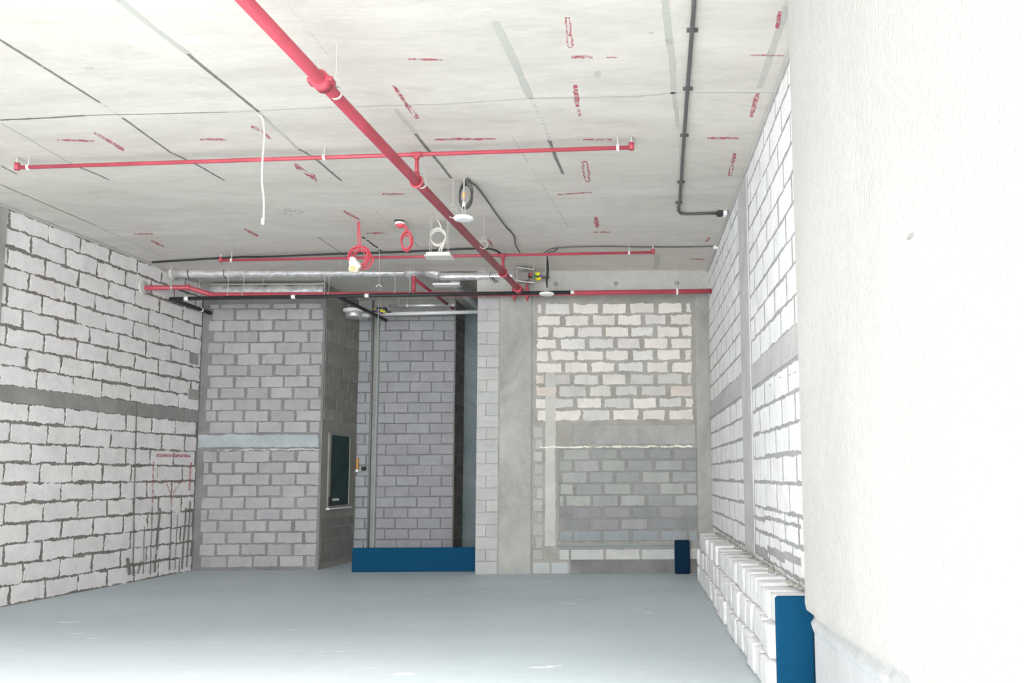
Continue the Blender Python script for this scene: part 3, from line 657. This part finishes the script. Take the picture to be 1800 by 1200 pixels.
# alcove white pipe and rail
YQ = 15.2
h0 = atY(668, 552, YQ); h1 = atY(842, 548, YQ)
t = thing('white_insulated_pipe', 'white insulated pipe crossing the top of the dark alcove', 'pipe', (h0 + h1) / 2)
g = G(); g.tube([h0, h1], .036, 14); obj('pipe_body', g, M['white'], t, True)
for px in (700, 790): c = onY(h0, h1, px); rod(t, c.x, c.y, c.z + .03, ZC, .004)
h0 = atY(682, 537, YQ + .3); h1 = atY(802, 536, YQ + .3)
t = thing('foil_branch_duct', 'thin foil duct across the alcove just above the white pipe', 'duct', (h0 + h1) / 2)
g = G(); g.tube([h0, h1], .03, 12); obj('duct_body', g, M['foil'], t, True)
for px in (716, 757, 797): c = onY(h0, h1, px); g = G(); g.tube([c - Vector((.02, 0, 0)), c + Vector((.02, 0, 0))], .036, 12); obj('joint_band', g, M['white'], t, True)
for px in (716, 797): c = onY(h0, h1, px); rod(t, c.x, c.y, c.z + .03, ZC, .004)

# ---------------------------------------------------------------- ceiling cables
def cable(name, label, pts, r, mat, cat='cable', clips=(), clip_mat='graphite', drop=0.012, n=6):
    P = [atz(x, y, ZC - max(rest[0] if rest else 0, r + .006)) for x, y, *rest in pts]; P = catmull(P, n)
    t = thing(name, label, cat, P[len(P) // 2]); g = G(); g.tube(P, r, 8); obj('cable_run', g, M[mat], t, True)
    return t, P
def clips(t, lst, ax, m='graphite'):
    for px, py in lst:
        c = atz(px, py, ZC - .01); g = G(); a = Vector(ax); g.box((-.045 if a.x else -.012, -.045 if a.y else -.012, -.018), (.045 if a.x else .012, .045 if a.y else .012, .008), ax=Matrix.Translation(c)); obj('saddle_clip', g, M[m], t)
cA = [(1221, -20), (1219, 20), (1209, 150), (1201, 260), (1195, 352)]
t = thing('black_conduit', 'black conduit running straight away on the right side of the ceiling', 'conduit', atz(1209, 150, ZC))
P = [atz(x, y, ZC - .026) for x, y in cA] + [atz(1193, 364, ZC - .026), atz(1193, 371, ZC - .026), atz(1197, 375.5, ZC - .026), atz(1206, 376, ZC - .026), atz(1262, 375, ZC - .026)]
g = G(); g.tube(P, .018, 10); obj('conduit_run', g, M['graphite'], t, True)
clips(t, ((1217, 52), (1209, 155), (1203, 237), (1197, 319), (1193, 355)), (1, 0, 0)); 
c = atz(1268, 375, ZC - .034); g = G(); g.box((-.06, -.05, -.035), (.02, .05, .03), ax=Matrix.Translation(c), bev=.01); obj('gland', g, M['black'], t)
g = G(); g.box((.02, -.06, -.04), (.075, .06, .03), ax=Matrix.Translation(c), bev=.012); obj('junction_box', g, M['white'], t)
cable('black_cable', 'black cable sagging along the ceiling from the left wall towards the diagonal main', [(268, 461), (330, 457, .03), (420, 452, .02), (470, 451, .05), (600, 446, .03), (700, 443, .02), (830, 437, .02), (868, 439, .06), (884, 449, .12)], .016, 'black')
t, P = cable('black_cable', 'black cable angling from the near coil back to the far branch pipe', [(822, 313), (829, 322), (843, 334), (884, 392, .03), (903, 414), (906, 430, .03), (914, 444, .1)], .010, 'graphite')
t, P = cable('black_cable', 'thin black cable along the far ceiling ending at the right block wall', [(955, 447, .08), (962, 441, .03), (985, 435, .03), (1060, 433), (1130, 434), (1200, 434), (1257, 433)], .010, 'graphite')
c = P[-1]; g = G(); g.box((-.03, -.04, -.04), (.05, .04, .01), ax=Matrix.Translation(c), bev=.01); obj('end_box', g, M['white'], t)
cable('black_cable', 'short looping black cable joining the thin cable above the yellow-tagged valve', [(957, 449, .10), (966, 443, .05), (974, 442, .05), (980, 437, .03)], .008, 'black')
# hanging black cable bundle beside the small disc
c = atz(962, 447, ZC)
pts_ = [c + Vector((0, 0, -.02)), c + Vector((.01, 0, -.25)), c + Vector((-.005, 0, -.42)), c + Vector((0, 0, -.55))]
g = G()
for k in range(5): o_ = Vector((random.uniform(-.02, .03), random.uniform(-.02, .02), 0)); g.tube(catmull([pts_[0], pts_[1] + o_ * 1.5, pts_[2] + o_, pts_[3] + o_ * .3], 5), .007, 6)
tag(obj('cable_bundle', g, M['black'], None, True), 'bundle of black cables hanging straight down above the small far disc', 'cable')

# white cord hanging from the ceiling
c = atz(463, 203, ZC); e = atY(462, 393, c.y)
t = thing('hanging_cord', 'white cord hanging straight down from a ceiling joint on the left', 'cord', Vector((c.x, c.y, e.z)))
P = [c - Vector((.04, .0, 0.005)), c - Vector((.02, 0, .01)), c - Vector((0, 0, .06))] + [c.lerp(e, f) + Vector((.012 * math.sin(f * 9), 0, 0)) for f in (.2, .4, .6, .8, .97)]
g = G(); g.tube(catmull(P, 5), .010, 8); obj('cord_run', g, M['whitecable'], t, True)
g = G(); g.tube([e + Vector((0, 0, .05)), e + Vector((0, 0, -.01))], .017, 8); obj('cord_end', g, M['whitecable'], t, True)

# ---------------------------------------------------------------- fittings hanging from the ceiling
def coil(c, rx, rz, r, turns, jit=.02, n=26, seed=0, yoff=.0):
    sh = [(random.Random(seed * 31 + k).uniform(-1, 1), random.Random(seed * 53 + k).uniform(-1, 1)) for k in range(turns + 2)]
    rr = random.Random(seed); P = []
    for k in range(turns * n + 1):
        tt = k / n; q = 2 * math.pi * tt; i = int(tt); rr2 = random.Random(seed * 77 + i); a = 1 + rr2.uniform(-.5, .5) * jit * 6
        rr3 = random.Random(seed * 77 + i + 1); b = 1 + rr3.uniform(-.5, .5) * jit * 6; f = tt - i; s = a * (1 - f) + b * f
        P.append(Vector(c) + Vector((rx * s * math.cos(q) + (sh[i][0] * (1 - f) + sh[i + 1][0] * f) * rx * jit * 4, (tt - turns / 2) * r * 2.2, rz * s * math.sin(q) + (sh[i][1] * (1 - f) + sh[i + 1][1] * f) * rz * jit * 4)))
    return P
def disc_fix(label, px, py, dpy, ceil_py, wpx, coil_=False):
    c0 = atz(px, ceil_py, ZC); c = atY(px, dpy, c0.y); rad = wpx * c.y / F / 2
    t = thing('disc_fitting', label, 'light fitting', c)
    g = G(); g.lathe(c, [(rad * .55, -.022), (rad * .92, -.016), (rad, 0.0), (rad * .97, .014), (rad * .35, .03), (rad * .25, .032)], 36); obj('disc', g, M['white'], t, True)
    for s in (-1, 1): g = G(); g.tube([c + Vector((s * .016, 0, .03)), Vector((c.x + s * .016, c.y, ZC if not coil_ else c.z + .17))], .006, 6); obj('hanger_rod', g, M['rod'], t)
    if coil_: g = G(); g.tube([c + Vector((0, 0, .16)), Vector((c.x, c.y, ZC))], .009, 8); obj('drop_rod', g, M['rod'], t); g = G(); g.lathe(c + Vector((0, 0, .15)), [(.018, 0), (.024, .02), (.018, .05)], 12); obj('rod_nut', g, M['white'], t); g = G(); g.lathe(c + Vector((0, -0.0, .25)), [(.016, 0), (.018, .06), (.012, .08)], 12); obj('connector', g, M['amber'], t)
    return t, c
t, c = disc_fix('large white disc fitting hung beside the diagonal red main', 815, 0, 384, 314, 37, True)
cc = atY(819, 341, c.y + .06); g = G()
g.tube(coil(cc, .075, .14, .007, 8, .055, seed=3), .0065, 6); obj_ = obj('cable_coil', g, M['graphite'], None, True); tag(obj_, 'coil of grey-black cable hanging above the large white disc', 'cable')
g = G(); g.tube(catmull([cc + Vector((0, 0, .12)), cc + Vector((-.03, 0, .2)), Vector((cc.x - .02, cc.y, ZC - .01)), atz(822, 313, ZC - .012)], 6), .007, 6); obj('cable_tail', g, M['graphite'], obj_)
disc_fix('small white disc fitting on a rod in front of the concrete column', 961, 0, 516.5, 452, 27)

# rectangular white fitting with white cable coil
c0 = atz(772, 386, ZC); c = atY(772, 449, c0.y); t = thing('rectangular_fitting', 'flat white rectangular fitting hanging on four thin rods', 'light fitting', c)
g = G(); g.box((-.165, -.10, -.02), (.165, .10, .025), ax=Matrix.Translation(c), bev=.008); obj('housing', g, M['white'], t)
g = G(); g.box((-.19, -.12, -.032), (.19, .12, -.019), ax=Matrix.Translation(c), bev=.004); obj('diffuser_frame', g, M['whitecable'], t)
for sx in (-.12, .12):
    for sy in (-.06, .06): rod(t, c.x + sx, c.y + sy, c.z + .02, ZC, .004)
cc = atY(770, 418, c.y - .01); g = G(); g.tube(coil(cc, .10, .11, .010, 3, .04, seed=5), .008, 8)
g.tube(catmull([cc + Vector((.11, 0, 0)), cc + Vector((.07, 0, -.12)), c + Vector((.02, 0, .03))], 6), .011, 8); g.tube(catmull([cc + Vector((.10, .02, -.02)), cc + Vector((.04, 0, -.13)), c + Vector((-.02, 0, .03))], 6), .011, 8)
g.tube(catmull([cc + Vector((.06, 0, .10)), cc + Vector((.02, 0, .2)), Vector((c.x - .03, c.y, ZC))], 6), .010, 8)
tag(obj('cable_coil', g, M['whitecable'], None, True), 'coil of white cable standing above the flat rectangular fitting', 'cable')

# red coil with wrapped detector
c0 = atz(629, 390, ZC); cc = atY(633, 452, c0.y)
g = G(); g.tube(coil(cc, .13, .13, .008, 10, .06, seed=11), .0065, 7)
g.tube(catmull([cc + Vector((-.02, 0, .12)), cc + Vector((-.035, 0, .25)), Vector((c0.x, c0.y, ZC))], 5), .008, 6); g.tube(catmull([cc + Vector((0, 0, .12)), cc + Vector((-.005, 0, .25)), Vector((c0.x + .02, c0.y, ZC))], 5), .008, 6)
tag(obj('cable_coil', g, M['redcable'], None, True), 'large coil of red cable with a wrapped detector at its end', 'cable')
c = atY(621, 470, c0.y - .08); t = thing('wrapped_detector', 'detector wrapped in white and amber cover under the large red coil', 'detector', c)
g = G(); ax = Matrix.Translation(c) @ Matrix.Rotation(R(28), 4, 'Y'); g.box((-.085, -.06, .0), (.085, .06, .10), ax=ax, bev=.03); g.box((-.10, -.05, .06), (.0, .05, .13), ax=ax, bev=.02); obj('cover', g, M['white'], t)
g = G(); g.box((-.055, -.05, -.07), (.085, .05, .035), ax=Matrix.Translation(c) @ Matrix.Rotation(R(8), 4, 'Y'), bev=.02); obj('amber_base', g, M['bag'], t); g = G(); g.box((-.02, -.056, -.06), (.05, -.045, .01), ax=Matrix.Translation(c) @ Matrix.Rotation(R(8), 4, 'Y')); obj('amber_label', g, M['amber'], t)

# red detector on the ceiling and its coil
c = atz(702, 388, ZC); t = thing('smoke_detector', 'red and white detector fixed to the ceiling in front of the far branch pipe', 'detector', c)
g = G(); g.lathe(c, [(.06, -.03), (.07, -.015), (.07, 0)], 24); obj('backplate', g, M['black'], t)
g = G(); g.lathe(c + Vector((0.01, 0, -.055)), [(.06, 0), (.075, .012), (.07, .03)], 24); obj('base', g, M['white'], t, True)
g = G(); g.lathe(c + Vector((.015, 0, -.10)), [(.03, 0), (.055, .015), (.06, .04), (.06, .05)], 24); obj('dust_cap', g, M['redcable'], t, True)
cc = atY(714, 424, c.y); g = G(); g.tube(coil(cc, .07, .118, .009, 6, .06, seed=17), .0065, 7)
for k in (-.01, .02): g.tube(catmull([cc + Vector((k, 0, .12)), cc + Vector((k - .01, 0, .2)), c + Vector((.04, 0, -.07))], 5), .009, 6)
tag(obj('cable_coil', g, M['redcable'], None, True), 'slim coil of red cable hanging from the ceiling detector', 'cable')

# plate fitting below the silver duct
c = atY(786, 501, YS - .1); t = thing('silver_plate', 'small pale plate hung on rods under the bright silver duct', 'bracket', c)
g = G(); g.box((-.235, -.10, -.018), (.235, .10, .018), ax=Matrix.Translation(c), bev=.006); obj('plate', g, M['white'], t)
for sx in (-.17, .2): rod(t, c.x + sx, c.y, c.z, ZC, .005)
# alcove disc unit
c = atY(622, 547, YL + .45); t = thing('wrapped_fan_unit', 'low pale round unit with foil collar hanging at the left of the alcove', 'ventilation unit', c)
g = G(); g.lathe(c, [(.16, -.02), (.20, 0), (.20, .03), (.12, .055), (.05, .06)], 30); obj('cap', g, M['white'], t, True)
g = G(); g.lathe(c + Vector((.02, 0, -.13)), [(.15, 0), (.175, .03), (.165, .06), (.18, .09), (.16, .11)], 26); obj('foil_collar', g, M['foil'], t, True)
g = G(); g.tube([c + Vector((.16, 0, -.08)), c + Vector((.33, .05, -.07))], .05, 12); obj('spigot', g, M['foil_dull'], t, True)
for sx in (-.1, .1): rod(t, c.x + sx, c.y, c.z + .05, ZC, .004)
# valve group in alcove
def valves(label, px, py, Y, cols):
    c = atY(px, py, Y); t = thing('valve_group', label, 'valve', c); i = 0
    for (dx, dz, m, a, b) in cols:
        g = G(); q = c + Vector((dx, 0, dz)); g.box((-a / 2, -.03, -b / 2), (a / 2, .03, b / 2), ax=Matrix.Translation(q) @ Matrix.Rotation(R(random.uniform(-20, 20)), 4, 'Y'), bev=.012); obj('valve_handle' if i % 2 == 0 else 'valve_body', g, M[m], t); i += 1
    g = G(); g.tube([c + Vector((-.16, .03, .0)), c + Vector((.2, .03, -.02))], .02, 10); obj('copper_tail', g, M['graphite'], t, True)
    rod(t, c.x, c.y + .03, c.z, ZC, .004); return t
valves('yellow, purple and black valves at the left end of the alcove pipe', 668, 546, YQ - .1, [(-.06, .0, 'purple', .06, .05), (.03, .0, 'yellow', .05, .06), (-.02, .05, 'black', .10, .03), (.08, -.02, 'yellow', .07, .04), (.03, -.04, 'purple', .05, .04), (.09, .05, 'black', .08, .03), (-.10, .03, 'yellow', .04, .03), (.12, .01, 'black', .05, .05)])
valves('yellow-tagged valves on pipework right of the diagonal main', 945, 485, YR - .4, [(0, .035, 'yellow', .085, .06), (.06, .0, 'purple', .05, .05), (.02, -.05, 'yellow', .09, .045), (-.05, -.01, 'green', .09, .07), (-.11, .02, 'red', .07, .06), (-.03, -.03, 'orange', .05, .04)])
c = atY(921, 485, YR - .42); t = thing('actuator_box', 'grey actuator box in a steel bracket beside the yellow valve tags', 'valve actuator', c)
g = G(); g.box((-.10, -.06, -.09), (.08, .06, .07), ax=Matrix.Translation(c), bev=.012); obj('housing', g, plain('actuator_grey', (.25, .23, .22), .5), t)
for s in (-1, 1): g = G(); g.box((-.14, -.07, -.008), (.16, .07, .008), ax=Matrix.Translation(c + Vector((.02, 0, s * .115))) @ Matrix.Rotation(R(8), 4, 'Y')); obj('bracket', g, M['steel'], t)
for sx in (-.12, .16): rod(t, c.x + sx, c.y, c.z - .12, ZC, .005)

# loose suspension wires
def wire(label, px, pyc, pye, Y=None, mat='rod', r=.0035, hook=False, name='suspension_wire'):
    c = atz(px, pyc, ZC) if Y is None else Vector((atY(px, 500, Y).x, Y, ZC)); e = atY(px, pye, c.y)
    t = thing(name, label, 'wire', Vector((e.x, c.y, e.z))); g = G(); g.tube([Vector((e.x, c.y, ZC)), Vector((e.x, c.y, e.z))], r, 6); obj('wire_run', g, M[mat], t)
    if hook:
        g = G(); q = Vector((e.x, c.y, e.z)); g.tube([q + Vector((-.045, 0, -.03)), q + Vector((-.02, 0, .01)), q, q + Vector((.02, 0, .005)), q + Vector((.045, 0, -.035))], .009, 6); obj('hook', g, M['rod'], t)
wire('thin steel wire ending in a small hook right of the large red coil', 666, 436, 501, hook=True)
wire('long pale green string dropping from the ceiling to near the alcove board', 656, 0, 958, Y=14.2, mat='string', r=.006, name='plumb_string')
for px, Y, ye, lb in ((597, 12.9, 470, 'short bare rod left of the large red coil over the grey duct'), (978, 13.3, 478, 'curved white wire end hanging right of the black cable bundle'), (984, 13.5, 510, 'bare rod in front of the first tie hole of the beam'), (928, 12.8, 470, 'bare rod hanging left of the yellow-tagged valves'), (939, 13.0, 474, 'bare rod straight above the yellow-tagged valves'), (350, 13.9, 512, 'bare rod nearest the left wall beside the red pipe elbow'), (462, 14.0, 518, 'bare rod in front of the left-hand back wall top')):
    wire(lb, px, 0, ye, Y=Y, name='suspension_rod')
# vertical pipe on the alcove wall
c0 = atY(658, 560, YA - .05)
tag(obj('vertical_conduit', G().tube([(c0.x - .03, YA - .05, .0), (c0.x - .03, YA - .05, ZC)], .022, 10), plain('dull_grey_pipe', (.22, .23, .23), .6), None, True), 'thin vertical grey conduit on the alcove wall behind the string', 'conduit')
# orange-handled valve
c = atY(628, 818, YA - .06); t = thing('orange_handled_tap', 'brass tap with an upright orange handle on the alcove wall', 'tap', c)
g = G(); g.box((-.015, -.02, -.10), (.022, .02, .15), ax=Matrix.Translation(c), bev=.008); obj('handle', g, M['orange'], t)
g = G(); g.tube([c + Vector((0, .08, -.10)), c + Vector((0, -.03, -.10))], .028, 12); g.tube([c + Vector((-.05, 0, -.13)), c + Vector((.09, 0, -.09))], .016, 10); obj('body', g, M['steel'], t, True)
g = G(); g.lathe(c + Vector((.13, 0, -.10)), [(.03, 0), (.045, .02), (.045, .06), (.03, .08)], 14); obj('cap', g, M['black'], t, True)

# recessed cabinet in the return face
def rp(px, py): return atwall(px, py, (rt.a.x, rt.a.y), (rt.b.x, rt.b.y))
u0, z0 = rt.at(574, 892); u1, z1 = rt.at(613, 765); u0 = max(u0, .22)
t = thing('recessed_cabinet', 'tall dark green glazed cabinet set in the alcove return face', 'cabinet', rt.P((u0 + u1) / 2, z0, 0))
def rbox(ua, ub, za, zb, h0, h1):
    g = G(); vs = [rt.P(u, z, h) for h in (h0, h1) for (u, z) in ((ua, za), (ub, za), (ub, zb), (ua, zb))]
    return g.add(vs, [(0, 1, 2, 3), (7, 6, 5, 4), (0, 4, 5, 1), (1, 5, 6, 2), (2, 6, 7, 3), (3, 7, 4, 0)])
obj('glass_door', rbox(u0 + .03, u1 - .03, z0 + .03, z1 - .03, .002, .012), M['glass'], t)
fr = rbox(u0 - .02, u1 + .02, z0 - .02, z0 + .03, .0, .05)
for a in ((u0 - .02, u1 + .02, z1 - .03, z1 + .01), (u0 - .02, u0 + .06, z0, z1), (u1 - .03, u1 + .02, z0, z1)): q = rbox(*a, .0, .03); fr.add(q.v, q.f)
obj('frame', fr, M['return'], t)
obj('sill', rbox(u0 - .04, u1 + .02, z0 - .035, z0 - .01, .0, .07), M['white'], t)
obj('label_plate', rbox(u0 + .10, u0 + .45, z0 + .12, z0 + .16, .012, .016), M['white'], t)
obj('latch', rbox(u0 + .0, u0 + .14, z0 + .0, z0 + .2, .012, .035), M['black'], t)

# ---------------------------------------------------------------- blue boards
def board(label, x0, x1, y, z1, th, mat, z0=0.0):
    t = thing('blue_board', label, 'board', ((x0 + x1) / 2, y, 0), None)
    g = G(); g.box((x0, y - th / 2, z0), (x1, y + th / 2, z1), bev=.015); obj('panel', g, M[mat], t); return t
a = atz(620, 998, 0); b = atY(834, 998, a.y); zt = atY(700, 962, a.y).z; print('board y', a.y, 'zt', zt)
YBo = 14.15
t = board('long low blue board standing across the foot of the alcove opening', atY(619, 980, YBo).x, XK - .0, YBo, atY(700, 962, YBo).z, .04, 'blue')
t.location.z = 0
p0_ = atY(1186, 975, YR - .08); p1_ = atY(1212, 975, YR - .08)
t = board('small dark blue board upright against the back wall beyond the block stack', p0_.x, p1_.x, YR - .09, atY(1200, 949, YR - .09).z, .10, 'darkblue')

# ---------------------------------------------------------------- stack of white blocks along the right wall
TH = .255; YN = 6.05; YFAR = 12.7
def wallx(y): return RW_near[0] + (RW_far[0] - RW_near[0]) * (y - RW_near[1]) / (RW_far[1] - RW_near[1])
ords = ['first', 'second', 'third', 'fourth', 'fifth', 'sixth', 'seventh', 'eighth', 'ninth', 'tenth', 'eleventh', 'twelfth', 'thirteenth', 'fourteenth', 'fifteenth', 'sixteenth', 'seventeenth', 'eighteenth', 'nineteenth', 'twentieth', 'twenty-first', 'twenty-second', 'twenty-third', 'twenty-fourth']
def rough_block(x0, x1, y0, y1, z0, z1, sd, col, ox):
    g = G(); N = 7; e = .010
    def f(u, v, w_):   # rounded, chipped box from cube coordinates
        p = Vector((x0 + (x1 - x0) * u, y0 + (y1 - y0) * v, z0 + (z1 - z0) * w_)); k = sum((abs(q - .5) > .49) for q in (u, v, w_))
        if k >= 2:
            c_ = Vector(((x0 + x1) / 2, (y0 + y1) / 2, (z0 + z1) / 2)); dd = (c_ - p); am = e * (.35 + 1.3 * abs(noise.noise(p * 9 + Vector((sd, 0, 0)))))
            for q, uu in enumerate((u, v, w_)):
                if abs(uu - .5) > .49: p[q] += am * (1 if uu < .5 else -1)
        p += Vector((1, .15, .3)) * .010 * noise.noise(p * 6 + Vector((0, sd, 0)))
        if p.z < z0: p.z = z0
        return p
    idx = {}
    vs = []; fs = []
    def vid(i, j, k):
        if (i, j, k) not in idx: idx[(i, j, k)] = len(vs); vs.append(f(i / N, j / N, k / N))
        return idx[(i, j, k)]
    for a_ in range(N):
        for b_ in range(N):
            for s in (0, N):
                q = [(s, a_, b_), (s, a_ + 1, b_), (s, a_ + 1, b_ + 1), (s, a_, b_ + 1)]; fs.append([vid(*x) for x in (q if s else q[::-1])])
                q = [(a_, s, b_), (a_ + 1, s, b_), (a_ + 1, s, b_ + 1), (a_, s, b_ + 1)]; fs.append([vid(*x) for x in (q[::-1] if s else q)])
                q = [(a_, b_, s), (a_ + 1, b_, s), (a_ + 1, b_ + 1, s), (a_, b_ + 1, s)]; fs.append([vid(*x) for x in (q if s else q[::-1])])
    g.add(vs, fs, 0, col); return g
tiern = ['bottom', 'middle', 'top']
for tier in range(3):
    y = YN + .04 + (.0, .1, .0)[tier]; i = 0
    while y < YFAR - .15 and i < 24:
        wd = random.uniform(.29, .37) if tier == 2 else random.uniform(.27, .42)
        y1 = min(y + wd, YFAR); xw = wallx((y + y1) / 2) - .035; dep = .29 + (.05 if tier == 0 else .025 if tier == 1 else 0) + random.uniform(-.03, .02)
        k = random.uniform(.96, 1.02); z0 = tier * TH; z1 = z0 + TH - .002
        g = rough_block(xw - dep, xw, y + random.uniform(.008, .018), y1 - random.uniform(.014, .034), z0, z1 - (random.uniform(0, .028) if tier == 2 else 0), i * 3.7 + tier, (.78 * k, .785 * k, .79 * k), 0)
        o = obj('aerated_block', g, M['block'], None, True)
        tag(o, 'white block, %s tier of right wall stack, %s from near blue board' % (tiern[tier], ords[i]), 'block', 'white blocks stacked along the right wall')
        y = y1 + random.uniform(.0, .012); i += 1
# mortar rubble between stack and wall
p0_ = atY(1363, 1100, YN - .02); p1_ = atY(1429, 1100, YN - .02)
t = board('tall blue board closing the near end of the white block stack', p0_.x, p1_.x, YN - .03, atY(1395, 1047, YN - .03).z, .05, 'blue')
g = G(); 
for k in range(60):
    y = random.uniform(YN + .1, YFAR - .1); s = random.uniform(.012, .035); x = wallx(y) - .04 - s - abs(random.gauss(0, .025))
    g.lathe((x, y, 3 * TH - .005), [(s, 0), (s * .9, s * .5), (s * .3, s * .8)], 7)
o = obj('mortar_crumbs', g, M['mortar_pale']); o['label'] = 'grey mortar crumbs on top of the white block stack by the wall'; o['category'] = 'rubble'; o['kind'] = 'stuff'
